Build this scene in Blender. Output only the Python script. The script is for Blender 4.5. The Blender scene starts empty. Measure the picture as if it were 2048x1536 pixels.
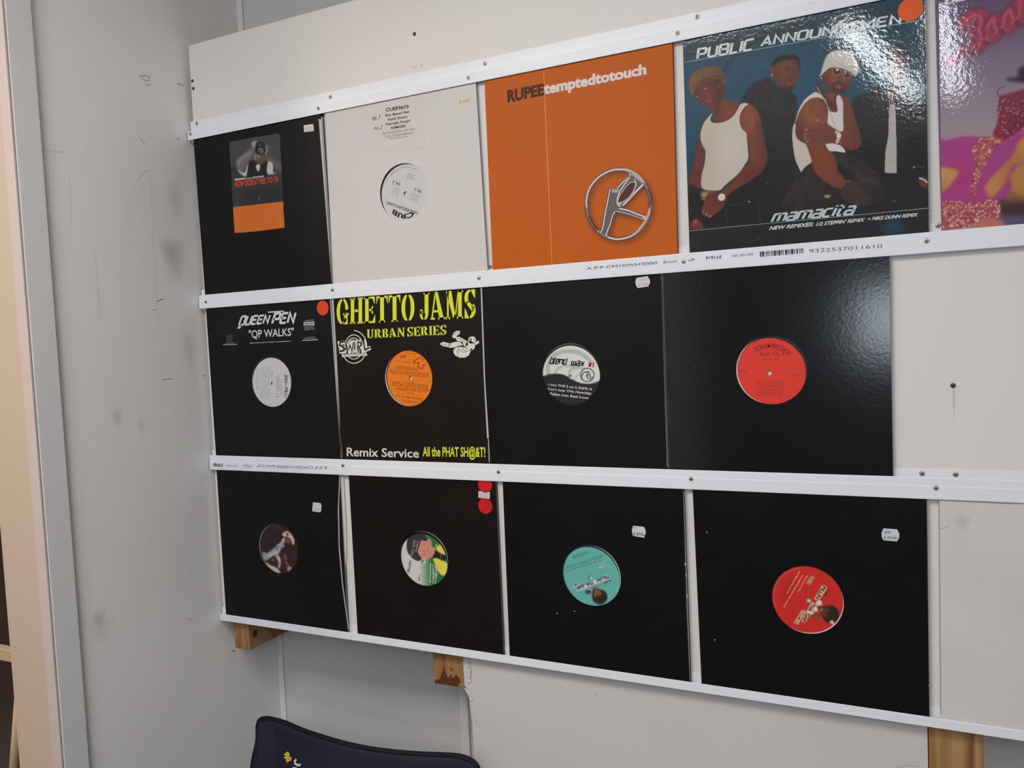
import bpy, bmesh, math, random
import numpy as np
from mathutils import Vector, Matrix

# ------------------------------------------------------------------ camera, world, lights, exposure
SC = bpy.context.scene
COL = SC.collection
Z0 = 1.42                                   # height of the board's origin above the floor
CAM = Vector((1.19136, -1.2264, 0.12316 + Z0))
FPX = 1634.84
RW = Matrix(((0.8979029, -0.01559085, -0.43991739),
             (0.43787214, -0.07086601, 0.89623992),
             (-0.04514833, -0.99736399, -0.056804)))      # columns: right, down, forward
cd = bpy.data.cameras.new('camera'); cam = bpy.data.objects.new('camera', cd); COL.objects.link(cam)
cd.sensor_width = 36; cd.lens = FPX / 2048 * 36; cd.clip_start = 0.02
mw = Matrix.Identity(4)
for i in range(3):
    mw[i][0] = RW[i][0]; mw[i][1] = -RW[i][1]; mw[i][2] = -RW[i][2]; mw[i][3] = CAM[i]
cam.matrix_world = mw
SC.camera = cam
SC.view_settings.view_transform = 'Standard'; SC.view_settings.look = 'None'
SC.view_settings.gamma = 1; SC.view_settings.use_curve_mapping = False
SC.view_settings.exposure = 0.29
w = bpy.data.worlds.new('world'); SC.world = w; w.use_nodes = True
w.node_tree.nodes['Background'].inputs[0].default_value = (0.55, 0.68, 0.9, 1)
w.node_tree.nodes['Background'].inputs[1].default_value = 1.6

def area(name, loc, size, power, color, target=None, rot=None):
    l = bpy.data.lights.new(name, 'AREA'); l.shape = 'RECTANGLE'; l.size, l.size_y = size
    l.energy = power; l.color = color
    o = bpy.data.objects.new(name, l); COL.objects.link(o); o.location = loc
    if rot: o.rotation_euler = rot
    if target: o.rotation_euler = (Vector(target) - Vector(loc)).to_track_quat('-Z', 'Y').to_euler()
    return o
CEIL = 2.62
LIGHTS = [((1.115, -2.46), (0.08, 1.24), 7.8, (0.90, 0.95, 1.0), 11),
          ((1.33, -2.46), (0.06, 1.24), 5.0, (0.90, 0.95, 1.0), 5),
          ((0.42, -1.35), (1.0, 0.60), 20.5, (1.0, 0.978, 0.955), 0),
          ((2.3, -3.3), (0.6, 1.2), 26, (1.0, 0.978, 0.955), 0)]  # last one is an added fill that brightens the left wall
for (lx, ly), sz, pw, c, ang in LIGHTS:
    area('ceiling_light_lamp', (lx, ly, CEIL - 0.065), sz, pw, c, rot=(0, 0, math.radians(ang)))
# daylight through the shop window behind the photographer
area('window_daylight', (1.30, -4.30, 1.545), (0.80, 0.38), 8.5, (0.78, 0.89, 1.0), target=(1.30, 0, 1.545))
# warm lamp of the next room
area('next_room_lamp', (-0.9, -1.35, 2.45), (0.5, 0.5), 17, (1.0, 0.82, 0.64), rot=(0, 0, 0))

# ------------------------------------------------------------------ helpers
EXP = 1.04
def lin(c): 
    c = c / 255.0
    return c / 12.92 if c <= 0.04045 else ((c + 0.055) / 1.055) ** 2.4
def alb(rgb, e=None): return tuple(min(0.9, lin(c) / (e or EXP)) for c in rgb)

def ray(px, py):
    return RW @ Vector(((px - 1024) / FPX, (py - 768) / FPX, 1))
def A(px, py, axis, val):                    # point of the axis plane seen at that place of the photo
    d = ray(px, py); t = (val - CAM[axis]) / d[axis]
    return CAM + d * t
def U(px, py, y=0.0): return A(px, py, 1, y)
def UP(px, py, p0, n):
    d = ray(px, py); t = (p0 - CAM).dot(n) / d.dot(n)
    return CAM + d * t
CROP = dict(C1=(360, 200, 3.656), C2=(640, 150, 3.572), C3=(950, 80, 3.2), C4=(1340, 0, 2.9536), C5=(1800, 0, 2.954),
    A2=(390, 560, 3.939), B2=(650, 560, 3.937), G2=(950, 520, 3.491), H2=(1300, 480, 3.072), I2=(1740, 480, 2.648),
    A3=(410, 900, 3.657), B3=(670, 920, 3.84), G3=(980, 940, 3.339), H3=(1360, 960, 3.072), I3=(1800, 960, 2.667),
    D1=(1360, 100, 6.98), D2=(1560, 80, 6.4), D3=(1360, 300, 7.68), D4=(1580, 280, 6.827), D5=(1860, 0, 7.68), D6=(1860, 200, 5.69),
    D7=(440, 260, 6.98), D8=(670, 650, 6.606), E1=(1150, 320, 8.533), E2=(500, 1030, 11.817), E3=(780, 1040, 10.24),
    E4=(1110, 1075, 10.24), E5=(1530, 1120, 9.6), E6=(1075, 680, 11.378), E7=(735, 200, 5.91), E8=(500, 1420, 10.24), P=(0, 0, 1),
    BB=(400, 1180, 3.413), TT=(360, 0, 3.2))
def F(c, s):
    ox, oy, k = CROP[c]; v = [float(t) for t in s.split()]
    return [(ox + v[i] / k, oy + v[i + 1] / k) for i in range(0, len(v), 2)]

MATS = {}
def nt(m):
    m.use_nodes = True; t = m.node_tree; return t, t.nodes, t.links, t.nodes['Principled BSDF']
def mat(name, rgb, rough=0.5, spec=0.5, metal=0.0, bump=None, var=None, coat=None, voro=None):
    if name in MATS: return MATS[name]
    m = bpy.data.materials.new(name); t, N, L, b = nt(m)
    b.inputs['Base Color'].default_value = (*rgb, 1); b.inputs['Roughness'].default_value = rough
    b.inputs['Specular IOR Level'].default_value = spec; b.inputs['Metallic'].default_value = metal
    tc = N.new('ShaderNodeTexCoord')
    if var:                                  # (scale, amount, second colour)
        no = N.new('ShaderNodeTexNoise'); no.inputs['Scale'].default_value = var[0]; no.inputs['Detail'].default_value = 5
        L.new(tc.outputs['Object'], no.inputs['Vector'])
        mr = N.new('ShaderNodeMapRange'); mr.inputs[1].default_value = 0.42; mr.inputs[2].default_value = 0.72; mr.inputs[4].default_value = var[1]
        L.new(no.outputs[0], mr.inputs[0])
        mx = N.new('ShaderNodeMix'); mx.data_type = 'RGBA'; mx.inputs[6].default_value = (*rgb, 1); mx.inputs[7].default_value = (*var[2], 1)
        L.new(mr.outputs[0], mx.inputs[0]); L.new(mx.outputs[2], b.inputs['Base Color'])
    if coat: b.inputs['Coat Weight'].default_value = coat[0]; b.inputs['Coat Roughness'].default_value = coat[1]
    if bump:                                 # (scale, strength, distance)
        no = N.new('ShaderNodeTexNoise'); no.inputs['Scale'].default_value = bump[0]; no.inputs['Detail'].default_value = bump[3] if len(bump) > 3 else 3
        L.new(tc.outputs['Object'], no.inputs['Vector'])
        bp = N.new('ShaderNodeBump'); bp.inputs['Strength'].default_value = bump[1]; bp.inputs['Distance'].default_value = bump[2]
        L.new(no.outputs[0], bp.inputs['Height']); L.new(bp.outputs[0], b.inputs['Normal'])
        if coat: L.new(bp.outputs[0], b.inputs['Coat Normal'])
    MATS[name] = m
    return m
def print_mat(name, rough=0.5, spec=0.35, bump=None, coat=None):
    """printed paper: colour comes from the ink laid on the mesh"""
    m = mat(name, (1, 1, 1), rough, spec, bump=bump, coat=coat); N = m.node_tree.nodes
    a = N.new('ShaderNodeAttribute'); a.attribute_name = 'ink'
    m.node_tree.links.new(a.outputs['Color'], N['Principled BSDF'].inputs['Base Color'])
    return m
def ink(rgb, rough=0.5, gl=False):
    n = 'ink_%d_%d_%d%s' % (*rgb, '_gloss' if gl else '')
    if gl: return mat(n, alb(rgb), 0.3, 0.4, bump=(260, 0.5, 0.0003, 2), coat=(0.8, 0.12))
    return mat(n, alb(rgb), rough, 0.18)

def newobj(name, me, parent=None):
    o = bpy.data.objects.new(name, me); COL.objects.link(o)
    if parent is not None: o.parent = parent; o.matrix_parent_inverse = parent.matrix_world.inverted()
    return o
class MB:
    def __init__(s): s.v = []; s.f = []; s.m = []; s.sm = []
    def add(s, vs, fs, mi=0, smooth=False):
        n = len(s.v); s.v += [tuple(v) for v in vs]
        for f in fs: s.f.append([i + n for i in f]); s.m.append(mi); s.sm.append(smooth)
    def box(s, x0, x1, y0, y1, z0, z1, mi=0):
        s.add([(x0, y0, z0), (x1, y0, z0), (x1, y1, z0), (x0, y1, z0), (x0, y0, z1), (x1, y0, z1), (x1, y1, z1), (x0, y1, z1)],
              [(3, 2, 1, 0), (4, 5, 6, 7), (0, 1, 5, 4), (1, 2, 6, 5), (2, 3, 7, 6), (3, 0, 4, 7)], mi)
    def prism(s, pts, y0, y1, mi=0):         # pts (x,z), extruded from y0 (front) to y1
        n = len(pts); a = [(p[0], y0, p[1]) for p in pts]; b = [(p[0], y1, p[1]) for p in pts]
        s.add(a + b, [list(range(n)), list(range(2 * n - 1, n - 1, -1))] + [[i, i + n, (i + 1) % n + n, (i + 1) % n] for i in range(n)], mi)
    def xprism(s, prof, x0, x1, mi=0):       # profile (y,z) extruded along x
        n = len(prof); a = [(x0, p[0], p[1]) for p in prof]; b = [(x1, p[0], p[1]) for p in prof]
        s.add(a + b, [list(range(n)), list(range(2 * n - 1, n - 1, -1))] + [[i, i + n, (i + 1) % n + n, (i + 1) % n] for i in range(n)], mi)
    def tube(s, pts, r, n=8, mi=0, cap=True):
        pts = [Vector(p) for p in pts]; rings = []
        for i, p in enumerate(pts):
            d = (pts[min(i + 1, len(pts) - 1)] - pts[max(i - 1, 0)]).normalized()
            a = d.cross(Vector((0, 0, 1)));  a = a if a.length > 0.1 else d.cross(Vector((0, 1, 0)))
            a.normalize(); b = d.cross(a)
            rings.append([p + (a * math.cos(t) + b * math.sin(t)) * r for t in [2 * math.pi * k / n for k in range(n)]])
        vs = [v for rr in rings for v in rr]; fs = []
        for i in range(len(pts) - 1):
            for k in range(n): fs.append([i * n + k, i * n + (k + 1) % n, (i + 1) * n + (k + 1) % n, (i + 1) * n + k])
        if cap: fs += [list(range(n - 1, -1, -1)), list(range((len(pts) - 1) * n, len(pts) * n))]
        s.add(vs, fs, mi, True)
    def build(s, name, mats, parent=None, recalc=True, bevel=0):
        me = bpy.data.meshes.new(name); me.from_pydata(s.v, [], s.f)
        for m in (mats if isinstance(mats, (list, tuple)) else [mats]): me.materials.append(m)
        me.polygons.foreach_set('material_index', s.m); me.polygons.foreach_set('use_smooth', s.sm)
        if recalc:
            bm = bmesh.new(); bm.from_mesh(me); bmesh.ops.recalc_face_normals(bm, faces=bm.faces); bm.to_mesh(me); bm.free()
        me.update()
        o = newobj(name, me, parent)
        if bevel:
            b = o.modifiers.new('bevel', 'BEVEL'); b.width = bevel; b.segments = 2; b.limit_method = 'ANGLE'
        return o
def tag(o, label=None, cat=None, group=None, kind=None):
    if label: o['label'] = label
    if cat: o['category'] = cat
    if group: o['group'] = group
    if kind: o['kind'] = kind
    return o
def thing(name, loc, label, cat, group=None):
    o = bpy.data.objects.new(name, None); COL.objects.link(o); o.location = loc; o.empty_display_size = 0.05
    bpy.context.view_layer.update()
    o.matrix_world = Matrix.Translation(loc)
    return tag(o, label, cat, group)

YF = -0.0065                                  # front face of the sleeves
LAY = 0.00006
def flat(name, polys, m, parent, layer=1, y=YF):
    """thin printed or stuck-on patches, polys in photo pixels, laid on the plane y"""
    mb = MB(); yy = y - layer * LAY
    for p in polys: mb.add([U(a, b, y) - Vector((0, layer * LAY, 0)) for a, b in p], [list(range(len(p)))])
    return mb.build(name, m, parent, recalc=False)
def circ_px(cx, cy, r, y=YF, n=48):          # a true circle of radius r metres on plane y around a pixel
    c = U(cx, cy, y); return [(c.x + r * math.cos(2 * math.pi * k / n), c.z + r * math.sin(2 * math.pi * k / n)) for k in range(n)]

# ---- lettering
_TC = {}
def font_mesh(s, bold=0.0, shear=0.0):
    k = (s, bold, shear)
    if k in _TC: return _TC[k]
    cu = bpy.data.curves.new('t', 'FONT'); cu.body = s; cu.offset = bold; cu.shear = shear; cu.resolution_u = 3
    o = bpy.data.objects.new('t', cu); COL.objects.link(o)
    dg = bpy.context.evaluated_depsgraph_get(); me = bpy.data.meshes.new_from_object(o.evaluated_get(dg))
    vs = [tuple(v.co[:2]) for v in me.vertices]; fs = [list(p.vertices) for p in me.polygons]
    bpy.data.objects.remove(o); bpy.data.curves.remove(cu); bpy.data.meshes.remove(me)
    _TC[k] = (vs, fs); return _TC[k]
def ribbon(pl, wd, closed=False):
    """mitred ribbon polygon quads along a polyline"""
    pl = [Vector(p) for p in pl]; n = len(pl); L = []; R = []
    for i, p in enumerate(pl):
        if closed: a, b = pl[i - 1], pl[(i + 1) % n]
        else: a, b = pl[max(i - 1, 0)], pl[min(i + 1, n - 1)]
        d1 = (p - a).normalized() if (p - a).length > 1e-9 else (b - p).normalized()
        d2 = (b - p).normalized() if (b - p).length > 1e-9 else d1
        n1 = Vector((-d1.y, d1.x)); n2 = Vector((-d2.y, d2.x)); m = (n1 + n2)
        m = m.normalized() if m.length > 0.2 else n1
        k = wd / 2 / max(0.45, m.dot(n1)); ext = Vector((0, 0))
        if not closed and i == 0: ext = -d2 * 0.0
        L.append(p + m * k + ext); R.append(p - m * k + ext)
    vs = [tuple(v) for v in L + R]; fs = []
    for i in range(n if closed else n - 1): fs.append([i, n + i, n + (i + 1) % n, (i + 1) % n])
    return vs, fs
TECH = {
 'A': (.62, ["0 0 .31 1 .62 0", ".13 .3 .5 .3"]), 'B': (.6, ["0 0 0 1 .48 1 .58 .9 .58 .62 .48 .53 0 .53", ".48 .53 .6 .42 .6 .1 .5 0 0 0"]),
 'C': (.6, [".6 1 .1 1 0 .88 0 .12 .1 0 .6 0"]), 'E': (.58, [".58 1 .1 1 0 .88 0 .12 .1 0 .58 0", "0 .5 .5 .5"]),
 'I': (.0, ["0 0 0 1"]), 'L': (.5, ["0 1 0 0 .5 0"]), 'M': (.78, ["0 0 0 1 .39 .35 .78 1 .78 0"]), 'N': (.58, ["0 0 0 1 .58 0 .58 1"]),
 'O': (.6, [".1 0 .5 0 .6 .12 .6 .88 .5 1 .1 1 0 .88 0 .12 .1 0"]), 'P': (.6, ["0 0 0 1 .5 1 .6 .88 .6 .55 .5 .43 0 .43"]),
 'T': (.6, ["0 1 .6 1", ".3 1 .3 0"]), 'U': (.6, ["0 1 0 .12 .1 0 .5 0 .6 .12 .6 1"]), 'Q': (.6, [".1 0 .5 0 .6 .12 .6 .88 .5 1 .1 1 0 .88 0 .12 .1 0", ".3 .05 .1 -.28 .35 -.3"]),
 'S': (.56, [".56 1 .1 1 0 .9 0 .58 .08 .5 .48 .5 .56 .42 .56 .1 .46 0 0 0"]), 'D': (.6, ["0 0 0 1 .48 1 .6 .86 .6 .14 .48 0 0 0"]),
 'R': (.6, ["0 0 0 1 .5 1 .6 .88 .6 .58 .5 .46 0 .46", ".3 .46 .6 0"]), 'W': (.78, ["0 1 .15 0 .39 .65 .63 0 .78 1"]), 'K': (.56, ["0 0 0 1", ".56 1 .06 .48 .56 0"]),
 'm': (.8, ["0 0 0 .74 .7 .74 .8 .64 .8 0", ".4 .74 .4 0"]), 'a': (.5, [".03 .74 .42 .74 .5 .64 .5 0 .08 0 0 .08 0 .3 .08 .38 .5 .38"]),
 'c': (.46, [".46 .74 .1 .74 0 .64 0 .1 .1 0 .46 0"]), 'i': (.0, ["0 0 0 .74", "0 .88 0 1"]), 't': (.34, [".1 1 .1 .1 .18 0 .34 0", "0 .74 .34 .74"]),
 'b': (.5, ["0 1 0 0 .5 0 .5 .7 .2 .7"]), 'l': (.12, ["0 1 0 0 .12 0"]), 'e': (.46, [".46 0 0 0 0 .7 .46 .7 .46 .34 .12 .34"]),
 'n': (.5, ["0 0 0 .7 .5 .7 .5 0"]), 'd': (.5, [".5 1 .5 0 0 0 0 .7 .3 .7"]), 'w': (.66, ["0 .7 0 0 .66 0 .66 .7", ".33 0 .33 .7"]),
 'x': (.48, ["0 0 .48 .7", "0 .7 .48 0"]), '#': (.5, [".12 0 .2 1", ".34 0 .42 1", "0 .33 .5 .33", "0 .68 .5 .68"]), '1': (.2, ["0 .8 .14 1 .14 0"]),
 'o': (.5, [".08 0 .42 0 .5 .1 .5 .62 .42 .7 .08 .7 0 .62 0 .1 .08 0"]), ' ': (.18, [])}
def tech_mesh(s, wt=.15, slant=0.0, gap=.2):
    vs = []; fs = []; x = 0
    for ch in s:
        wd, pls = TECH[ch]
        for p in pls:
            v = [float(t) for t in p.split()]; pts = [(x + v[i], v[i + 1]) for i in range(0, len(v), 2)]
            a, b = ribbon(pts, wt); n = len(vs); vs += [(q[0] + slant * q[1], q[1]) for q in a]; fs += [[i + n for i in f] for f in b]
        x += wd + gap
    return vs, fs
def arc(cx, cy, rx, ry, a0, a1, n=9): return [(cx + rx * math.cos(math.radians(a0 + (a1 - a0) * k / n)), cy + ry * math.sin(math.radians(a0 + (a1 - a0) * k / n))) for k in range(n + 1)]
def band(cx, cy, ro, ri, a0, a1, n=10):
    return arc(cx, cy, ro[0], ro[1], a0, a1, n) + arc(cx, cy, ri[0], ri[1], a1, a0, n)
def R_(x0, x1, y0, y1): return [(x0, y0), (x1, y0), (x1, y1), (x0, y1)]
def stencil(ch):
    st = lambda x, w=.26: [R_(x, x + w, 0, 1), R_(x - .07, x + w + .07, 0, .07), R_(x - .07, x + w + .07, .93, 1)]
    if ch == 'G': return .98, [band(.46, .5, (.46, .5), (.2, .42), 96, 264), band(.5, .5, (.42, .5), (.2, .42), 8, 84, 6), R_(.58, .86, 0, .42), R_(.5, .95, .36, .43), band(.5, .3, (.3, .3), (.1, .22), 276, 350, 5)]
    if ch == 'H': return 1.04, st(.07) + st(.67) + [R_(.38, .62, .45, .55)]
    if ch == 'E': return .86, st(.07) + [R_(.38, .8, .93, 1), [(.62, .93), (.8, .93), (.8, .7)], R_(.38, .66, .46, .54), [(.56, .62), (.66, .66), (.66, .34), (.56, .38)], R_(.38, .82, 0, .07), [(.62, .07), (.82, .07), (.82, .32)]]
    if ch == 'T': return .86, [R_(.28, .56, 0, .95), R_(.2, .64, 0, .07), R_(0, .25, .92, 1), R_(.59, .84, .92, 1), [(0, .92), (.12, .92), (0, .68)], [(.72, .92), (.84, .92), (.84, .68)]]
    if ch == 'O': return .96, [band(.44, .5, (.44, .5), (.17, .42), 98, 262), band(.5, .5, (.44, .5), (.17, .42), -82, 82)]
    if ch == 'J': return .74, [R_(.36, .64, .25, 1), R_(.28, .72, .93, 1), band(.34, .27, (.3, .27), (.08, .2), 275, 355, 6), band(.27, .25, (.27, .25), (.09, .18), 150, 265, 7), arc(.12, .3, .12, .1, 0, 360, 10)]
    if ch == 'A': return 1.02, [[(.3, 1), (.5, 1), (.96, 0), (.64, 0)], [(.28, .95), (.34, .8), (.14, 0), (.04, 0)], R_(0, .3, 0, .07), R_(.56, 1.02, 0, .07), R_(.2, .56, .26, .34)]
    if ch == 'M': return 1.24, [R_(.1, .22, 0, 1), R_(0, .32, 0, .07), [(.02, 1), (.4, 1), (.66, .2), (.54, .02)], [(.68, .2), (.86, 1), (.92, 1), (.74, .1)], R_(.88, 1.14, 0, 1), R_(.8, 1.22, 0, .07), R_(.88, 1.22, .93, 1)]
    if ch == 'S': return .84, [band(.4, .72, (.38, .28), (.12, .2), 80, 230, 10), [(.1, .56), (.3, .6), (.76, .36), (.6, .2)], band(.4, .28, (.4, .28), (.14, .2), -90, 50, 10), [(.04, 0), (.04, .36), (.12, .3), (.3, .07), (.34, 0)], [(.5, 1), (.76, 1), (.76, .68), (.68, .74), (.5, .93)]]
    if ch == 'U': return 1.0, [R_(.08, .34, .3, 1), R_(0, .42, .93, 1), band(.46, .3, (.38, .3), (.12, .22), 180, 266, 7), band(.5, .3, (.34, .3), (.2, .22), 274, 360, 7), R_(.7, .84, .3, 1), R_(.6, .96, .93, 1)]
    if ch == 'R': return 1.0, st(.07) + [band(.42, .74, (.4, .26), (.12, .19), -84, 84, 9), [(.42, .5), (.62, .5), (.96, 0), (.62, 0)], R_(.6, 1.0, 0, .06)]
    if ch == 'B': return .92, st(.07) + [band(.42, .75, (.36, .25), (.1, .18), -84, 84, 9), band(.42, .26, (.42, .26), (.14, .19), -84, 84, 9)]
    if ch == 'N': return 1.02, [R_(.1, .22, 0, 1), R_(0, .32, 0, .07), [(0, 1), (.34, 1), (.9, .12), (.9, 0), (.76, 0)], R_(.8, .92, .2, 1), R_(.7, 1.02, .93, 1)]
    if ch == 'I': return .48, st(.1)
    return .45, []
def stencil_mesh(s):
    vs = []; fs = []; x = 0
    for ch in s:
        w_, ps = stencil(ch)
        for p in ps: n = len(vs); vs += [(x + a, b) for a, b in p]; fs.append([n + i for i in range(len(p))])
        x += w_ + .06
    return vs, fs
def lay_text(mb, me, quad, y, layer, mi=0, bbox=None):
    vs, fs = me
    if not vs: return
    q = [U(a, b, y) for a, b in quad]
    x0 = min(v[0] for v in vs); x1 = max(v[0] for v in vs); z0 = min(v[1] for v in vs); z1 = max(v[1] for v in vs)
    if bbox: z0, z1 = bbox
    off = Vector((0, -layer * LAY, 0)); out = []
    for v in vs:
        s = (v[0] - x0) / (x1 - x0 or 1); t = (v[1] - z0) / (z1 - z0 or 1)
        out.append((q[0] * (1 - s) + q[1] * s) * (1 - t) + (q[3] * (1 - s) + q[2] * s) * t + off)
    mb.add(out, fs, mi)
def letters(name, items, parent, y=YF, layer=3):
    """items: (text, style, crop, 'bl br tr tl', rgb); every line of print is an object of its own"""
    last = None
    for it in items:
        s, st, c, q, rgb = it[:5]; gl = len(it) > 5; mb = MB(); nm = name; quad = F(c, q)
        if st[0] == 'F': me = font_mesh(s, *st[1:])
        elif st[0] == 'T': me = tech_mesh(s, *st[1:])
        elif st[0] == 'S': me = stencil_mesh(s)
        elif st[0] == 'POLY': me = None; mb.add([U(a, b, y) - Vector((0, layer * LAY, 0)) for a, b in quad], [list(range(len(quad)))])
        elif st[0] == 'LINE':
            me = None; a = [U(p, r_, y) for p, r_ in quad]; vs, fs = ribbon([(p.x, p.z) for p in a], st[1])
            mb.add([(v[0], y - layer * LAY, v[1]) for v in vs], fs)
        elif st[0] == 'BAR':
            nm = 'barcode'; rnd = random.Random(7); vs = []; fs = []; x = 0
            while x < 60:
                wd = rnd.choice((1, 1, 2, 3)); n = len(vs); vs += R_(x, x + wd, 0, 1); fs.append([n, n + 1, n + 2, n + 3]); x += wd + rnd.choice((1, 1, 2))
            me = (vs, fs)
        elif st[0] == 'GREEK':               # lines too small to read in the photograph
            nm = 'small_print'; rnd = random.Random(len(q) + int(quad[0][0])); vs = []; fs = []; n_ = st[1]
            for li in range(n_):
                x = rnd.uniform(0, 6); zz = (n_ - li - 1) / n_
                while x < 94:
                    wd = rnd.uniform(2, 9); n = len(vs); h = .52 / n_
                    vs += R_(x, min(x + wd, 100), zz + .2 / n_, zz + .2 / n_ + h * rnd.uniform(.6, 1)); fs.append([n, n + 1, n + 2, n + 3]); x += wd + 2
            vs += [(0, 0), (100, 1)]; me = (vs, fs)
        if me: lay_text(mb, me, quad, y, layer)
        last = mb.build(nm, ink(rgb, gl=gl), parent, recalc=False)
        if nm in ('barcode', 'small_print'): last['kind'] = 'stuff'
    return last

# ---- ink canvas: flat colour print computed on a fine grid, laid on the sleeve as geometry
def catmull(pts, k=5, closed=True):
    n = len(pts); out = []
    rng = range(n) if closed else range(n - 1)
    for i in rng:
        g = (lambda j: pts[j % n]) if closed else (lambda j: pts[max(0, min(n - 1, j))])
        p0, p1, p2, p3 = g(i - 1), g(i), g(i + 1), g(i + 2)
        for s in range(k):
            t = s / k
            out.append(tuple(0.5 * ((2 * p1[d]) + (-p0[d] + p2[d]) * t + (2 * p0[d] - 5 * p1[d] + 4 * p2[d] - p3[d]) * t * t + (-p0[d] + 3 * p1[d] - 3 * p2[d] + p3[d]) * t ** 3) for d in (0, 1)))
    if not closed: out.append(pts[-1])
    return out
class Canvas:
    def __init__(s, x0, x1, z0, z1, cell, base, y=YF, crop='P'):
        s.x0, s.z0, s.cell, s.y, s.crop = x0, z0, cell, y, crop
        s.nx = int(round((x1 - x0) / cell)) + 1; s.nz = int(round((z1 - z0) / cell)) + 1
        s.x1, s.z1 = x1, z1; s.img = np.zeros((s.nz, s.nx, 3)) + np.array(base, float)
        s.X, s.Z = np.meshgrid(np.linspace(x0, x1, s.nx), np.linspace(z0, z1, s.nz))
    def pts(s, st, crop=None):
        if isinstance(st, str): st = F(crop or s.crop, st)
        o = []
        for a, b in st:
            q = U(a, b, s.y); o.append((q.x, q.z))
        return o
    def blur(s, m, r):
        r = max(1, int(round(r)))
        for _ in range(2):
            for ax in (0, 1):
                c = np.cumsum(np.pad(m, [(r + 1, r) if a == ax else (0, 0) for a in (0, 1)], mode='edge'), axis=ax)
                n = m.shape[ax]; m = (np.take(c, range(2 * r + 1, 2 * r + 1 + n), ax) - np.take(c, range(0, n), ax)) / (2 * r + 1)
        return m
    def mask(s, P, blur=0):
        pad = (blur * 3 + 2) * s.cell; xs = [p[0] for p in P]; zs = [p[1] for p in P]
        i0 = max(0, int((min(xs) - pad - s.x0) / s.cell)); i1 = min(s.nx, int((max(xs) + pad - s.x0) / s.cell) + 2)
        j0 = max(0, int((min(zs) - pad - s.z0) / s.cell)); j1 = min(s.nz, int((max(zs) + pad - s.z0) / s.cell) + 2)
        if i1 <= i0 or j1 <= j0: return None
        X = s.X[j0:j1, i0:i1]; Z = s.Z[j0:j1, i0:i1]; acc = np.zeros(X.shape)
        for dx, dz in ((-.25, -.25), (.25, .25), (-.25, .25), (.25, -.25)):
            ins = np.zeros(X.shape, bool); n = len(P); Xs = X + dx * s.cell; Zs = Z + dz * s.cell
            for k in range(n):
                ax, az = P[k]; bx, bz = P[(k + 1) % n]
                if az == bz: continue
                c = ((az > Zs) != (bz > Zs)) & (Xs < (bx - ax) * (Zs - az) / (bz - az) + ax); ins ^= c
            acc += ins / 4
        if blur: acc = s.blur(acc, blur)
        return (slice(j0, j1), slice(i0, i1)), acc
    def _put(s, r, col, alpha, clip):
        if r is None: return
        sl, m = r; m = m * alpha
        if clip is not None: m = m * clip[sl]
        s.img[sl] = s.img[sl] * (1 - m[..., None]) + np.array(col, float) * m[..., None]
    def fill(s, st, col, blur=0, alpha=1.0, smooth=True, crop=None, clip=None):
        P = s.pts(st, crop)
        if smooth: P = catmull(P)
        s._put(s.mask(P, blur), col, alpha, clip)
    def clipmask(s, st, crop=None, blur=0):
        full = np.zeros((s.nz, s.nx)); r = s.mask(catmull(s.pts(st, crop)), blur)
        if r: full[r[0]] = r[1]
        return full
    def stroke(s, st, wpx, col, blur=0, alpha=1.0, crop=None, closed=False, clip=None, smooth=True):
        ox, oy, k = CROP[crop or s.crop]; P = s.pts(st, crop)
        if smooth and len(P) > 2: P = catmull(P, 5, closed)
        sc = (U(ox + 10, oy + 10, s.y) - U(ox + 10, oy + 10 + 1 / k * 100, s.y)).length / 100 if False else None
        q = F(crop or s.crop, st) if isinstance(st, str) else st
        h = (U(q[0][0], q[0][1], s.y) - U(q[0][0], q[0][1] + 10, s.y)).length / 10 / k
        W = wpx * h / 2; xs = [p[0] for p in P]; zs = [p[1] for p in P]; pad = W + (blur * 3 + 2) * s.cell
        i0 = max(0, int((min(xs) - pad - s.x0) / s.cell)); i1 = min(s.nx, int((max(xs) + pad - s.x0) / s.cell) + 2)
        j0 = max(0, int((min(zs) - pad - s.z0) / s.cell)); j1 = min(s.nz, int((max(zs) + pad - s.z0) / s.cell) + 2)
        if i1 <= i0 or j1 <= j0: return
        X = s.X[j0:j1, i0:i1]; Z = s.Z[j0:j1, i0:i1]; D = np.full(X.shape, 9.0)
        segs = list(zip(P[:-1], P[1:])) + ([(P[-1], P[0])] if closed else []) if len(P) > 1 else [(P[0], P[0])]
        for (ax, az), (bx, bz) in segs:
            dx, dz = bx - ax, bz - az; l2 = dx * dx + dz * dz + 1e-12
            t = np.clip(((X - ax) * dx + (Z - az) * dz) / l2, 0, 1); D = np.minimum(D, np.hypot(X - ax - t * dx, Z - az - t * dz))
        m = np.clip((W - D) / s.cell + .5, 0, 1)
        if blur: m = s.blur(m, blur)
        s._put(((slice(j0, j1), slice(i0, i1)), m), col, alpha, clip)
    def dot(s, x, y_, r, col, blur=0, alpha=1.0, crop=None, clip=None):
        s.stroke('%f %f' % (x, y_), 2 * r, col, blur, alpha, crop, clip=clip)
    def noise(s, amt, seed=0, coarse=1):
        r = np.random.RandomState(seed).normal(0, amt, (s.nz, s.nx)); r = s.blur(r, coarse) * coarse * 2 if coarse > 1 else r
        s.img += r[..., None]
    def colors(s): 
        c = np.clip(s.img, 0, 255) / 255; l = np.where(c <= .04045, c / 12.92, ((c + .055) / 1.055) ** 2.4)
        return np.clip(l / EXP, 0, .88)
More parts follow.
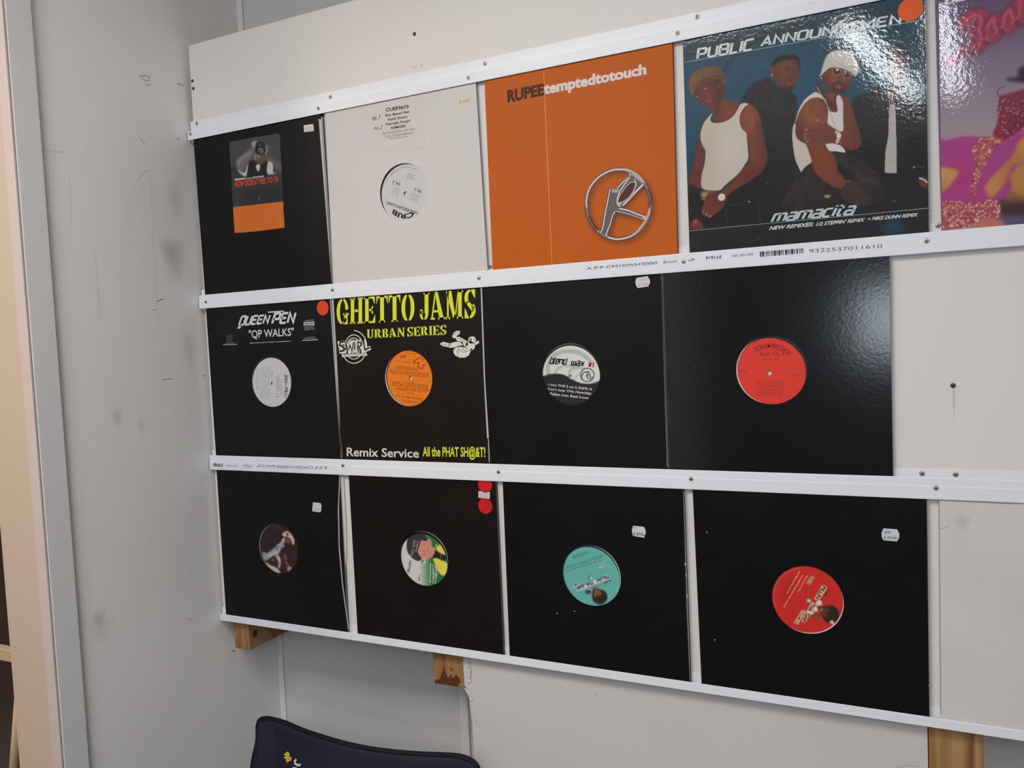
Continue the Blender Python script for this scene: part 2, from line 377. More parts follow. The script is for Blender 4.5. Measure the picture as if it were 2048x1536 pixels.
    def build(s, name, m, parent, layer=1):
        nx, nz = s.nx, s.nz; co = np.stack([s.X, np.full_like(s.X, s.y - layer * LAY), s.Z + 0], -1).reshape(-1, 3)
        idx = np.arange(nx * nz).reshape(nz, nx)
        q = np.stack([idx[:-1, :-1], idx[:-1, 1:], idx[1:, 1:], idx[1:, :-1]], -1).reshape(-1, 4)
        return grid_mesh(name, co, q, s.colors().reshape(-1, 3), m, parent)
    def sample(s, x, z):
        c = s.colors(); u = np.clip((x - s.x0) / s.cell, 0, s.nx - 1.001); v = np.clip((z - s.z0) / s.cell, 0, s.nz - 1.001)
        i = u.astype(int); j = v.astype(int); fu = (u - i)[..., None]; fv = (v - j)[..., None]
        return (c[j, i] * (1 - fu) + c[j, i + 1] * fu) * (1 - fv) + (c[j + 1, i] * (1 - fu) + c[j + 1, i + 1] * fu) * fv
def grid_mesh(name, co, q, colr, m, parent):
    me = bpy.data.meshes.new(name); me.vertices.add(len(co)); me.vertices.foreach_set('co', co.ravel())
    me.loops.add(q.size); me.loops.foreach_set('vertex_index', q.ravel().astype(np.int32))
    me.polygons.add(len(q)); me.polygons.foreach_set('loop_start', np.arange(0, q.size, q.shape[1], dtype=np.int32))
    try: me.polygons.foreach_set('loop_total', np.full(len(q), q.shape[1], dtype=np.int32))
    except Exception: pass
    me.update(calc_edges=True)
    a = me.color_attributes.new('ink', 'FLOAT_COLOR', 'POINT')
    a.data.foreach_set('color', np.concatenate([colr, np.ones((len(colr), 1))], 1).astype(np.float32).ravel())
    me.materials.append(m); me.validate()
    return newobj(name, me, parent)

# ------------------------------------------------------------------ materials
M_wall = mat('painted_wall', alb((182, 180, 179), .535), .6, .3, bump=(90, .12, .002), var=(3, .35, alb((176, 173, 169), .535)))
M_wall2 = mat('shaded_back_wall', alb((178, 177, 177), .74), .6, .3, bump=(90, .12, .002), var=(3, .35, alb((172, 170, 168), .74)))  # darker copy of the wall paint, shade put into the colour
M_trim = mat('painted_trim', alb((184, 183, 183), .66), .45, .4, bump=(60, .05, .001))
M_jamb = mat('cream_jamb_paint', alb((192, 174, 156), .95), .45, .4)
M_board = mat('white_display_board', alb((196, 192, 188), .80), .42, .35, bump=(45, .05, .001), var=(6, .3, alb((191, 187, 185), .80)))
M_lower = mat('white_plasterboard', alb((184, 181, 180), .86), .55, .3, bump=(40, .1, .002), var=(5, .5, alb((176, 171, 168), .86)))
M_plas = mat('white_plastic', alb((206, 208, 214), .84), .33, .45)
M_cut = mat('torn_paper_core', alb((196, 176, 160)), .9, .1, bump=(300, .8, .002))
M_zinc = mat('zinc_screw', (.50, .46, .34), .38, .5, .85)
M_dscrew = mat('dark_screw', (.10, .09, .09), .45, .5, .6)
M_slot = mat('recess_shade', (.05, .045, .03), .6, .3, .4)  # dark colour of a raised cross, painted as shade in the driver recess
M_paper = mat('white_inner_paper', alb((214, 211, 208)), .7, .2)
M_vinyl = mat('black_vinyl', (.012, .012, .013), .22, .5)
M_floor = mat('floor_lino', (.20, .19, .18), .5, .3, var=(4, .5, (.16, .15, .14)))
M_ceil = mat('ceiling_white', (.72, .71, .69), .8, .2)
M_glass = mat('window_glass', (.8, .9, 1), .05, .5)
M_navy = mat('navy_fabric', alb((25, 28, 42)), .75, .25, bump=(700, .35, .0006), var=(9, .7, alb((31, 34, 47))))
M_navyd = mat('dark_navy_binding', alb((17, 18, 27)), .7, .2, bump=(900, .3, .0006))
M_steel = mat('black_steel_tube', (.03, .03, .035), .4, .5, .3)
M_cream = mat('cream_shelf_paint', alb((205, 182, 150)), .5, .3)
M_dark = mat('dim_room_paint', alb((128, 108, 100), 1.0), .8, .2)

def wood():
    m = bpy.data.materials.new('pine_timber'); t, N, L, b = nt(m); tc = N.new('ShaderNodeTexCoord'); mp = N.new('ShaderNodeMapping')
    mp.inputs['Scale'].default_value = (60, 14, 4); L.new(tc.outputs['Object'], mp.inputs[0])
    no = N.new('ShaderNodeTexNoise'); no.inputs['Scale'].default_value = 1.2; no.inputs['Detail'].default_value = 6; no.inputs['Distortion'].default_value = .6
    L.new(mp.outputs[0], no.inputs['Vector']); cr = N.new('ShaderNodeValToRGB')
    cr.color_ramp.elements[0].position = .3; cr.color_ramp.elements[0].color = (*alb((112, 74, 40)), 1)
    cr.color_ramp.elements[1].position = .62; cr.color_ramp.elements[1].color = (*alb((166, 130, 84)), 1)
    e = cr.color_ramp.elements.new(.46); e.color = (*alb((146, 104, 60)), 1)
    L.new(no.outputs[0], cr.inputs[0]); L.new(cr.outputs[0], b.inputs['Base Color']); b.inputs['Roughness'].default_value = .6
    return m
M_wood = wood()
M_knot = mat('timber_knot', alb((82, 48, 24)), .6, .2, var=(200, .6, alb((110, 66, 34))))
def black_card(name, rgb, rough=.45, spec=.16):
    rgb = tuple(max(1, c * .72) for c in rgb)
    return mat(name, alb(rgb), rough, spec, bump=(500, .06, .0004), var=(11, .8, alb(tuple(max(0, c - 6) for c in rgb))))
M_gloss = mat('glossy_black_card', alb((8, 8, 10)), .4, .1, bump=(210, .5, .00011, 2), coat=(0.9, .13))
M_print = print_mat('matt_print', .5, .15)
M_printg = print_mat('laminated_print', .4, .15, bump=(210, .5, .00017, 2), coat=(0.9, .06))
M_label = print_mat('label_print', .5, .25)

# ------------------------------------------------------------------ the setting
def struct(name, mb, m, **k): return tag(mb.build(name, m, **k), kind='structure')
XL = -0.1065; YB = 0.155; XR = 3.9; YN = -4.4; YJ = -0.3715
def bx(name, x0, x1, y0, y1, z0, z1, m, bevel=0, parent=None):
    mb = MB(); mb.box(x0, x1, y0, y1, z0, z1)
    return mb.build(name, m, parent, bevel=bevel)
S = lambda o: tag(o, kind='structure')
S(bx('floor', -2.6, XR, YN, 1.4, -.1, 0, M_floor))
S(bx('ceiling', -2.6, XR, YN, 1.4, CEIL, CEIL + .1, M_ceil))
S(bx('wall_back', XL, XR, YB, YB + .1, 0, CEIL, M_wall2))
S(bx('wall_right', XR, XR + .1, YN, YB, 0, CEIL, mat('right_wall_paint', (.5, .49, .48), .7, .2)))
S(bx('wall_left', -.19, XL, -.356, 1.4, 0, CEIL, M_wall))
mb = MB(); mb.box(-.19, XL, YN, -1.35, 0, CEIL); mb.box(-.19, XL, -1.35, -.356, 2.3, CEIL); S(mb.build('wall_left_near', M_wall))
mb = MB(); W0, W1, V0, V1 = .88, 1.72, 1.33, 1.76
mb.box(-.19, W0, YN - .1, YN, 0, CEIL); mb.box(W1, XR, YN - .1, YN, 0, CEIL); mb.box(W0, W1, YN - .1, YN, 0, V0); mb.box(W0, W1, YN - .1, YN, V1, CEIL)
S(mb.build('wall_front', mat('dark_shop_wall', (.10, .10, .11), .8, .2)))
mb = MB()
for a in ((W0, W0 + .04, V0, V1), (W1 - .04, W1, V0, V1), (W0 + .04, W1 - .04, V0, V0 + .04), (W0 + .04, W1 - .04, V1 - .04, V1)): mb.box(a[0], a[1], YN - .06, YN + .01, a[2], a[3])
S(mb.build('window_1', M_trim))
# the next room, seen past the door frame
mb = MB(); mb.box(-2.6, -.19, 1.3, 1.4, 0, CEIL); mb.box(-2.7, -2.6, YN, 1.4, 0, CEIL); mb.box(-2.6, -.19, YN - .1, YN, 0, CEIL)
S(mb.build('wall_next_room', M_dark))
# cornerside cover strips and the door frame
mb = MB(); mb.prism([(XL, 0), (XL + .016, 0), (XL + .016, CEIL), (XL, CEIL)], YB - .004, YB)
o = S(mb.build('trim_1', M_trim, bevel=.003))
bx('trim_2', .3655, .3855, YB - .006, YB, 0, CEIL, M_trim, bevel=.003); S(bpy.data.objects['trim_2'])
o = S(bx('trim_3', XL, XL + .011, -.3715, -.3265, 0, 2.34, M_trim, bevel=.0015))
fr = S(bx('door_1', -.2165, -.1085, -.3725, -.357, 0, 2.32, M_jamb, bevel=.001))
b_ = bx('edge_bead', -.1195, XL + .0105, -.3765, -.3725, 0, 2.34, mat('warm_lit_bead', alb((196, 180, 174), .95), .5, .3), bevel=.001, parent=fr)  # architrave edge; its pink tone is warm light put into the colour
# scuffs, scratches and stains of the left wall
M_scuff = mat('pencil_scuff', alb((120, 116, 118)), .8, .1); M_scr = mat('pale_scratch', alb((196, 193, 192), .78), .6, .3)
wl = bpy.data.objects['wall_left']
def wall_lines(name, lst, m):
    mb = MB()
    for st, wd in lst:
        P = [A(a, b, 0, XL) for a, b in F('P', st)]; vs, fs = ribbon([(p.y, p.z) for p in P], wd)
        mb.add([(XL + .0002, v[0], v[1]) for v in vs], fs)
    return mb.build(name, m, wl, recalc=False)
wall_lines('pencil_mark', [("278 153 290 151 301 155", .0012), ("284 155 290 162 300 160", .001), ("289 169 302 170", .0009), ("354 167 367 171", .0015),
   ("355 275 358 280", .0018), ("280 278 290 287", .0008), ("313 603 320 600 327 597", .0013), ("304 621 313 618", .0008), ("326 760 337 758 345 757", .001), ("404 752 411 751", .001),
   ("378 1237 382 1240", .001), ("464 1301 470 1303", .0022)], M_scuff)
wall_lines('scratch', [("83 298 133 306", .0014), ("272 365 290 341 300 341", .002), ("138 350 140 380 142 450", .0009), ("178 365 180 380", .0009), ("190 500 200 640", .0009), ("300 350 315 650", .0008)], M_scr)
def smudge(name, cx, cy, rx, rz, rgb, al, host=wl, axis=0, val=XL, off=.00015):
    c = A(cx, cy, axis, val); n = 24; mb = MB(); rings = (0, .35, .7, 1)
    vs = []; fs = []; 
    for r in rings[1:]:
        for k in range(n):
            t = 2 * math.pi * k / n; a = r * rx * math.cos(t) * (1 + .2 * math.sin(3 * t)); b = r * rz * math.sin(t)
            vs.append((c.x + off, c.y + a, c.z + b) if axis == 0 else (c.x + a, c.y - off, c.z + b))
    vs.append(tuple(c + (Vector((off, 0, 0)) if axis == 0 else Vector((0, -off, 0))))); ctr = len(vs) - 1
    for k in range(n): fs.append([ctr, k, (k + 1) % n])
    for j in range(2):
        for k in range(n): fs.append([j * n + k, j * n + (k + 1) % n, (j + 1) * n + (k + 1) % n, (j + 1) * n + k])
    mb.add(vs, fs); o = mb.build(name, None or smudge_mat(rgb, al), host, recalc=False)
    a = o.data.color_attributes.new('dens', 'FLOAT_COLOR', 'POINT')
    den = [.8] * n + [.35] * n + [0] * n + [1]
    for i, d in enumerate(den): a.data[i].color = (d * al, d * al, d * al, 1)
    return o
def smudge_mat(rgb, al):
    nm = 'stain_%d_%d_%d' % rgb
    if nm in MATS: return MATS[nm]
    m = mat(nm, alb(rgb), .7, .2); t = m.node_tree; a = t.nodes.new('ShaderNodeAttribute'); a.attribute_name = 'dens'
    no = t.nodes.new('ShaderNodeTexNoise'); no.inputs['Scale'].default_value = 90
    mu = t.nodes.new('ShaderNodeMath'); mu.operation = 'MULTIPLY'; t.links.new(a.outputs['Fac'], mu.inputs[0]); t.links.new(no.outputs[0], mu.inputs[1])
    t.links.new(mu.outputs[0], t.nodes['Principled BSDF'].inputs['Alpha']); return m
for s in ((234, 835, .014, .022, .9), (283, 850, .012, .018, .6), (198, 1238, .016, .022, .9), (348, 520, .03, .05, .8), (350, 400, .02, .05, .5), (380, 700, .02, .05, .5), (205, 1260, .03, .03, .4), (340, 500, .035, .03, .6)):
    smudge('stain', s[0], s[1], s[2], s[3], (140, 130, 120), s[4] * .4)

# ------------------------------------------------------------------ the display board with its battens
def screw(name, px, py, y, parent, r=.0036, dark=False):
    c = U(px, py, y); mb = MB(); n = 16; prof = ((r, 0), (r, .0004), (r * .8, .0011), (r * .4, .0014)); vs = []; fs = []
    for rr, h in prof:
        for k in range(n): t = 2 * math.pi * k / n; vs.append((c.x + rr * math.cos(t), y - h, c.z + rr * math.sin(t)))
    for j in range(3):
        for k in range(n): fs.append([j * n + k, j * n + (k + 1) % n, (j + 1) * n + (k + 1) % n, (j + 1) * n + k])
    fs.append([3 * n + k for k in range(n)]); mb.add(vs, fs, 0, False)
    a = random.Random(int(px + py)).uniform(0, 1.5); ca, sa = math.cos(a), math.sin(a)
    for l, w_ in ((r * .62, r * .15), (r * .15, r * .62)):
        P = [(-l, -w_), (l, -w_), (l, w_), (-l, w_)]; P = [(c.x + p * ca - q * sa, c.z + p * sa + q * ca) for p, q in P]; mb.prism(P, y - .0016, y - .0009, 1)
    return mb.build(name, [M_dscrew if dark else M_zinc, M_slot], parent)
board = thing('display_board', (.8, 0, .98), 'large white panel screwed to timber battens behind all the record sleeves', 'board')
mb = MB()
tl = U(375, 92); e0 = U(447, 1240)
XE = 2.35
mb.prism([(e0.x + .002, Z0 - .424), (XE, Z0 - .424), (XE, tl.z + .003), (tl.x + .003, tl.z)], 0, .009)
mb.build('panel', M_board, board)
for q in ((829, 68), (385, 162), (387, 177), (1906, 771)): screw('screw', q[0], q[1], 0, board, .0034, True)
smudge('drill_smudge', 1908, 800, .0018, .035, (160, 156, 156), .5, board, 1, 0, .0002)
mb = MB(); c = U(829, 133, 0)
letters('pencil_note', [("150 70", ('F', 0, .2), 'P', "822 138 846 133 846 128 822 133", (176, 172, 170))], board, 0, 2)

bat = []
for i, (x0, x1, zb, lab) in enumerate(((-.0845, -.0445, -.4965, 'short pine batten end under the left end of the board'), (.399, .4637, -.4975, 'splintered pine batten end under the board beside the torn plasterboard'),
                        (1.2036, 1.270, -.62, 'wide orange-stained pine batten under the board at the lower right corner'))):
    o = thing('timber_batten', ((x0 + x1) / 2, .08, Z0 + zb), lab, 'batten', 'battens under the display board')
    bx('timber', x0, x1, .0092, YB - .0005, Z0 + zb, Z0 + .7, M_wood, bevel=.0015, parent=o)
    bat.append(o)
# knot and splintered end
c = A(510, 1267, 0, -.0445)
mb = MB(); mb.add([(-.0443, c.y + .007 * math.cos(t), c.z + .008 * math.sin(t)) for t in [k * math.pi / 6 for k in range(12)]], [list(range(12))]); mb.build('knot', M_knot, bat[0], recalc=False)
mb = MB(); rnd = random.Random(3)
base = F('P', "869 1366 872 1358 878 1360 884 1347 889 1340 893 1350 897 1356 902 1348 906 1358 912 1350 919 1356 921 1364 915 1373")
P = [U(a, b, .0092) for a, b in base]; mb.prism([(p.x, p.z) for p in P], .0086, .0092)
mb.build('splinter', M_knot, bat[1])
mb = MB()
for k in range(9):
    a, b = 872 + rnd.uniform(0, 48), 1340 + rnd.uniform(0, 26); p = U(a, b, .0086); mb.tube([p, p + Vector((rnd.uniform(-.003, .003), -.003, rnd.uniform(.004, .012)))], .0006, 4)
mb.build('splinter_fibre', M_wood, bat[1])

# lower plasterboard sheet with its torn edge
low = thing('plasterboard_sheet', (.8, .015, .4), 'white plasterboard sheet with a torn left edge below the display board', 'panel')
edge = F('P', "928 1300 927 1322 925 1340 927 1352 923 1364 930 1372 934 1378 938 1388 939 1400 941 1420 944 1440 947 1480 948 1536")
E_ = [U(a, b, .0095) for a, b in edge]; pts = [(p.x, p.z) for p in E_] + [(.462, .3), (.462, .02), (1.2025, .02), (1.2025, Z0 - .40), (.464, Z0 - .40)]
mb = MB(); mb.prism([(p[0], p[1]) for p in pts], .0095, .0215); mb.build('sheet', M_lower, low)
mb = MB()
for st in ("932 1306 938 1318 936 1330 941 1340 940 1352 944 1362 936 1368 933 1352 934 1336 930 1322", "928 1376 938 1378 944 1386 946 1398 941 1404 937 1392 932 1382"):
    P = [U(a, b, .0093) for a, b in F('P', st)]; mb.prism([(p.x, p.z) for p in P], .0087, .0095)
mb.build('torn_paper', mat('torn_white_paper', alb((206, 200, 196)), .9, .1, bump=(220, 1, .003, 4)), low)
letters('crack', [("", ('LINE', .0008), 'P', "937 1308 939 1325 943 1345 941 1360", (120, 100, 90)), ("", ('LINE', .0006), 'P', "930 1374 936 1377 940 1382", (130, 90, 60)),
   ("", ('LINE', .0005), 'P', "1009 1361 1013 1365", (140, 136, 134)), ("", ('LINE', .0006), 'P', "1190 1389 1196 1390", (130, 126, 124)), ("", ('LINE', .0008), 'P', "1836 1492 1838 1493", (110, 106, 104)),
   ("", ('LINE', .0005), 'P', "943 1420 950 1440 955 1452", (168, 160, 156)), ("", ('LINE', .0005), 'P', "1790 1536 1815 1530 1838 1534", (140, 130, 150))], low, .0095, 3)

# ------------------------------------------------------------------ white plastic channel strips
def strip(z, upper, lower, label, x0):
    o = thing('channel_strip', (.8, -.004, Z0 + z), label, 'strip', 'white channel strips across the display board')
    Z = Z0 + z; pr = []
    yf = -.0084; yl = -.0094
    pr.append((0, Z - (lower + .004 if lower else .0095))); pr.append((-.0009, Z - (lower + .004 if lower else .0095)))
    if lower: pr += [(-.0009, Z - .0012), (yl + .0011, Z - .0012), (yl + .0011, Z - lower), (yl + .0003, Z - lower - .0003), (yl, Z - lower + .0006), (yl, Z - .0008), (yl + .0012, Z - .0001)]
    else: pr += [(-.0009, Z - .0095), (-.0009, Z - .001), (-.0062, Z - .001)]
    if upper:
        zb = Z if lower else Z - .0045
        if not lower: pr = [(0, Z - .0045), (yf, Z - .0045)]
        pr += [(yf, zb + .0006), (yf, Z + upper - .0008), (yf + .0003, Z + upper), (yf + .0010, Z + upper), (yf + .0010, Z + .0012)]
    else: pr += [(yl + .0012, Z + .0006), (-.0062, Z + .0012)] if lower else []
    pr += [(-.0009, Z + .0012), (-.0009, Z + (.0215 if (lower or upper) else 0)), (0, Z + .0215)]
    mb = MB(); mb.xprism(pr, x0, XE); mb.build('profile', M_plas, o); return o
s_top = strip(.5625, 0, .0165, 'white channel strip above the top row of records', -.1025)
s_1 = strip(.2262, .0105, .0165, 'white channel strip between top and middle row with printed barcode', -.1025)
s_2 = strip(-.1005, .0112, .0178, 'white channel strip between middle and bottom row with upside-down printing', -.1025)
s_b = strip(-.4290, .0092, 0, 'narrow white channel strip along the bottom edge under the black records', -.1035)
YL = -.0094
for st, pos in ((s_top, ((381, 268), (637, 217), (937, 155), (1355, 66))), (s_1, ((412, 604), (665, 580), (958, 556), (1367, 523), (1853, 482))), (s_2, ((432, 928), (686, 931), (997, 944), (1382, 958), (1872, 976)))):
    for q in pos: screw('screw', q[0], q[1], YL, st, .0033)
for st, pos in ((s_top, ((394, 247), (661, 194), (970, 127), (1394, 34))), (s_1, ((981, 533), (1876, 451))), (s_2, ((1844, 947), (1911, 949)))):
    for q in pos: screw('screw', q[0], q[1], -.0009, st, .0036)
G = (98, 100, 106)
letters('printing', [("A.P.P CM10WH3000", ('F', 0), 'C3', "715 1472 1168 1436 1168 1416 715 1454", G), ("6mm", ('F', 0), 'C3', "1205 1432 1292 1424 1292 1404 1205 1412", G), ("aP", ('F', 0), 'C3', "1362 1418 1408 1414 1408 1398 1362 1402", G),
  ("Mid", ('F', 0), 'H2', "345 121 435 113 435 93 345 101", G), ("28:20-00", ('F', 0), 'H2', "500 108 632 95 632 78 500 90", (150, 150, 155)), ("", ('BAR',), 'H2', "675 105 942 82 940 50 675 72", (70, 70, 76)),
  ("9322537011610", ('F', 0), 'H2', "978 80 1428 48 1426 25 978 57", G)], s_1, YL, 2)
letters('printing', [("A.P.P CM10WH3000", ('F', 0), 'A2', "1045 1466 645 1460 645 1482 1045 1490", G), ("6mm CaP", ('F', 0), 'A2', "632 1458 490 1455 490 1476 632 1480", G), ("Mid", ('F', 0), 'A2', "440 1456 385 1454 385 1474 440 1477", G),
  ("28:20-00", ('F', 0), 'A2', "340 1456 245 1454 245 1472 340 1475", (160, 160, 165)), ("", ('BAR',), 'A2', "220 1447 140 1445 140 1470 220 1474", (70, 70, 76))], s_2, YL, 2)

# ------------------------------------------------------------------ record sleeves
ROWZ = {1: (Z0 + .2280, Z0 + .5495), 2: (Z0 - .0990, Z0 + .2125), 3: (Z0 - .4265, Z0 - .1145)}
HOLE = .0497
def line_x(p, q, z):
    t = (z - p.z) / (q.z - p.z); return p.x + (q.x - p.x) * t
def sleeve(row, lt, lb, rt, rb, m, label, hole=None, paper=None, name='record_sleeve', cat='record sleeve'):
    """corners in photo pixels on the sleeve's front plane"""
    a, b, c, d = U(*lt, YF), U(*lb, YF), U(*rt, YF), U(*rb, YF); z0, z1 = ROWZ[row]
    P = [(line_x(a, b, z0), z0), (line_x(c, d, z0), z0), (line_x(c, d, z1), z1), (line_x(a, b, z1), z1)]
    o = thing(name, ((P[0][0] + P[1][0]) / 2, YF / 2, z0), label, cat)
    mb = MB(); T = .0005
    def panel(y0, y1, hc, hr, P=P):
        if hc is None: mb.prism(P, y0, y1); return
        angs = sorted(set([2 * math.pi * k / 96 for k in range(96)] + [math.atan2(p[1] - hc[1], p[0] - hc[0]) % (2 * math.pi) for p in P])); out = []
        for t in angs:
            dx, dz = math.cos(t), math.sin(t); best = 9
            for k in range(4):
                (ax, az), (bx_, bz) = P[k], P[(k + 1) % 4]; ex, ez = bx_ - ax, bz - az; den = dx * ez - dz * ex
                if abs(den) < 1e-9: continue
                s_ = ((ax - hc[0]) * ez - (az - hc[1]) * ex) / den; u = ((ax - hc[0]) * dz - (az - hc[1]) * dx) / den
                if s_ > 0 and -1e-6 <= u <= 1 + 1e-6: best = min(best, s_)
            out.append((hc[0] + dx * best, hc[1] + dz * best))
        n = len(angs); inn = [(hc[0] + hr * math.cos(t), hc[1] + hr * math.sin(t)) for t in angs]
        vs = [(p[0], y0, p[1]) for p in out] + [(p[0], y0, p[1]) for p in inn] + [(p[0], y1, p[1]) for p in inn] + [(p[0], y1, p[1]) for p in out]
        fs = []
        for r in range(4):
            for k in range(n): fs.append([r * n + k, r * n + (k + 1) % n, ((r + 1) % 4) * n + (k + 1) % n, ((r + 1) % 4) * n + k])
        mb.add(vs, fs)
    hc = None
    if hole: h = U(*hole, YF); hc = (h.x, h.z)
    panel(YF, YF + T, hc, HOLE)
    mb.build('front_panel', m, o); mb = MB()
    mb.prism(P, -.0014, -.001); mb.prism([(P[0][0], z0), (P[0][0] + .0005, z0), (P[3][0] + .0005, z1), (P[3][0], z1)], YF + T, -.0014)
    mb.build('back_panel', m, o)
    if hole:
        pp = paper or (0, 0); mb = MB(); I = [(P[0][0] + .002, z0 + .001), (P[1][0] - .001, z0 + .001), (P[2][0] - .001, z1 - .001), (P[3][0] + .002, z1 - .001)]
        panel(-.0056, -.0054, (hc[0] + pp[0] * .001, hc[1] + pp[1] * .001), .0505, I); mb.build('inner_sleeve', M_paper, o); mb = MB()
        mb.prism(I, -.0020, -.0018); mb.build('inner_sleeve', M_paper, o)
    return o, P
def record(c, label, canvas=None, rgb=None):
    """a vinyl record with a printed label and a real spindle hole; c = spindle centre in photo pixels"""
    p = U(*c, -.0048); cx, cz = p.x, p.z
    o = thing('vinyl_record', (cx, -.004, cz), label, 'record')
    def ring(mb, r0, r1, y0, y1, n=72):
        vs = []; fs = []
        for y, r in ((y0, r0), (y0, r1), (y1, r1), (y1, r0)):
            for k in range(n): t = 2 * math.pi * k / n; vs.append((cx + r * math.cos(t), y, cz + r * math.sin(t)))
        for j in range(4):
            for k in range(n): fs.append([j * n + k, j * n + (k + 1) % n, ((j + 1) % 4) * n + (k + 1) % n, ((j + 1) % 4) * n + k])
        mb.add(vs, fs)
    mb = MB(); ring(mb, .0036, .1455, -.0048, -.0032); mb.build('disc', M_vinyl, o)
    if canvas is None: mb = MB(); ring(mb, .0036, .05, -.00492, -.0048); lb = mb.build('label', ink(rgb), o)
    else:
        n, k = 150, 48; R = np.concatenate([np.linspace(.0036, .0485, k), [.0495, .05]]); T = np.linspace(0, 2 * np.pi, n, endpoint=False)
        rr, tt = np.meshgrid(R, T, indexing='ij'); X = cx + rr * np.cos(tt); Z = cz + rr * np.sin(tt)
        co = np.stack([X, np.full_like(X, -.00492), Z], -1).reshape(-1, 3); idx = np.arange(len(R) * n).reshape(len(R), n)
        q = np.stack([idx[:-1], idx[1:], np.roll(idx[1:], -1, 1), np.roll(idx[:-1], -1, 1)], -1).reshape(-1, 4)[:, ::-1]
        lb = grid_mesh('label', co, q, canvas.sample(X, Z).reshape(-1, 3), M_label, o)
    return o, lb
YR = -.00492
def label_canvas(c, base, crop, cell=.00055):
    p = U(*c, -.0048); return Canvas(p.x - .052, p.x + .052, p.z - .052, p.z + .052, cell, base, YR, crop)
def sticker(parent, crop, pts, rgb, items=(), name='price_sticker', lab=None, lift=2, smooth=False):
    P = F(crop, pts); mb = MB(); v = [U(a, b, YF) for a, b in P]
    if smooth: v = [Vector((a, 0, b)) for a, b in catmull([(q.x, q.z) for q in v], 6)]
    mb.prism([(q.x, q.z) for q in v], YF - .00022, YF); o = mb.build(name, ink(rgb), parent)
    if lab: o['label'] = lab
    if items: letters('sticker_print', items, o, YF - .00022, 1)
    return o
def round_sticker(parent, cx, cy, r, rgb, lab):
    mb = MB(); mb.prism(circ_px(cx, cy, r, YF), YF - .00022, YF); o = mb.build('dot_sticker', ink(rgb), parent); o['label'] = lab; return o
def worn(parent, lst, rgb=(196, 193, 190), name='worn_edge'):
    for c, s in lst: flat(name, [F(c, s)], ink(rgb, .8), parent, 1)

# ===== top row
BK1 = black_card('black_card_cool', (30, 29, 31)); BK2 = black_card('black_card_warm', (38, 31, 28)); BK3 = black_card('black_card_brown', (33, 25, 23)); BK4 = black_card('black_card_blue', (20, 19, 22))
o, _ = sleeve(1, (387, 281), (410, 588), (643, 233), (664, 568), BK1, 'black sleeve with a grey and orange rectangular photo sticker, top left')
cv = Canvas(*[0] * 0 or (U(458, 284, YF).x - .001, U(572, 460, YF).x + .001, U(470, 466, YF).z - .002, U(562, 266, YF).z + .002, .0008, (60, 58, 57), YF, 'D7'))
cv.fill("100 130 830 20 860 400 110 450", (78, 76, 78), 8)
for k in range(9): cv.stroke("%d %d %d %d" % (110, 165 + k * 30, 850, 60 + k * 34), 8, (52, 51, 53), 1, .7)
cv.fill("230 500 240 430 300 370 400 300 470 220 520 170 540 240 480 330 420 420 380 480 320 600 250 560", (105, 102, 100), 3)
cv.fill("240 460 250 420 330 350 440 280 420 330 300 420 260 500", (150, 146, 142), 4, .8)
cv.fill("440 190 470 155 520 160 530 220 500 260 450 220", (160, 157, 152), 2)
cv.fill("620 330 680 370 800 420 860 470 860 590 800 560 700 470 640 400", (92, 90, 88), 3)
cv.fill("470 330 500 300 640 300 650 400 620 450 560 470 500 450 465 400", (84, 80, 78), 3)
cv.fill("480 340 510 330 510 420 480 400", (150, 146, 140), 3, .8)
cv.fill("395 470 470 430 560 490 640 440 680 450 660 640 380 650", (38, 37, 38), 2)
cv.fill("250 555 340 595 380 490 395 480 370 640 330 640 270 590", (185, 182, 178), 1)
cv.fill("500 500 560 485 545 575 530 575", (205, 202, 198), 1); cv.fill("668 445 700 440 740 480 745 590 790 595 760 612 660 610", (186, 184, 180), 1)
cv.fill("500 200 520 170 600 170 625 210 625 330 500 320", (30, 30, 31), 2); cv.stroke("540 205 560 215", 22, (150, 148, 145), 2); cv.stroke("590 208 600 214", 20, (130, 128, 126), 2)
cv.stroke("535 300 545 265 590 265 605 300", 14, (170, 168, 164), 1); cv.dot(572, 300, 18, (150, 148, 145), 1); cv.dot(595, 318, 14, (120, 118, 116), 1)
cv.stroke("650 220 655 300 635 330", 22, (165, 160, 154), 2); cv.dot(550, 370, 20, (160, 154, 146), 2, .8)
for k in range(6): cv.stroke("%d %d %d %d" % (170, 800 + k * 36, 880, 740 + k * 34), 10, (50, 48, 47), 2, .5)
cv.fill("380 820 800 780 860 1010 380 1040", (48, 46, 46), 10, .8); cv.stroke("575 770 570 900", 30, (78, 74, 71), 5, .7); cv.dot(547, 952, 11, (175, 172, 168), 1); cv.dot(562, 903, 6, (120, 118, 116), 1)
cv.fill("180 1078 890 998 912 1390 200 1450", (205, 108, 44), 0, smooth=False)
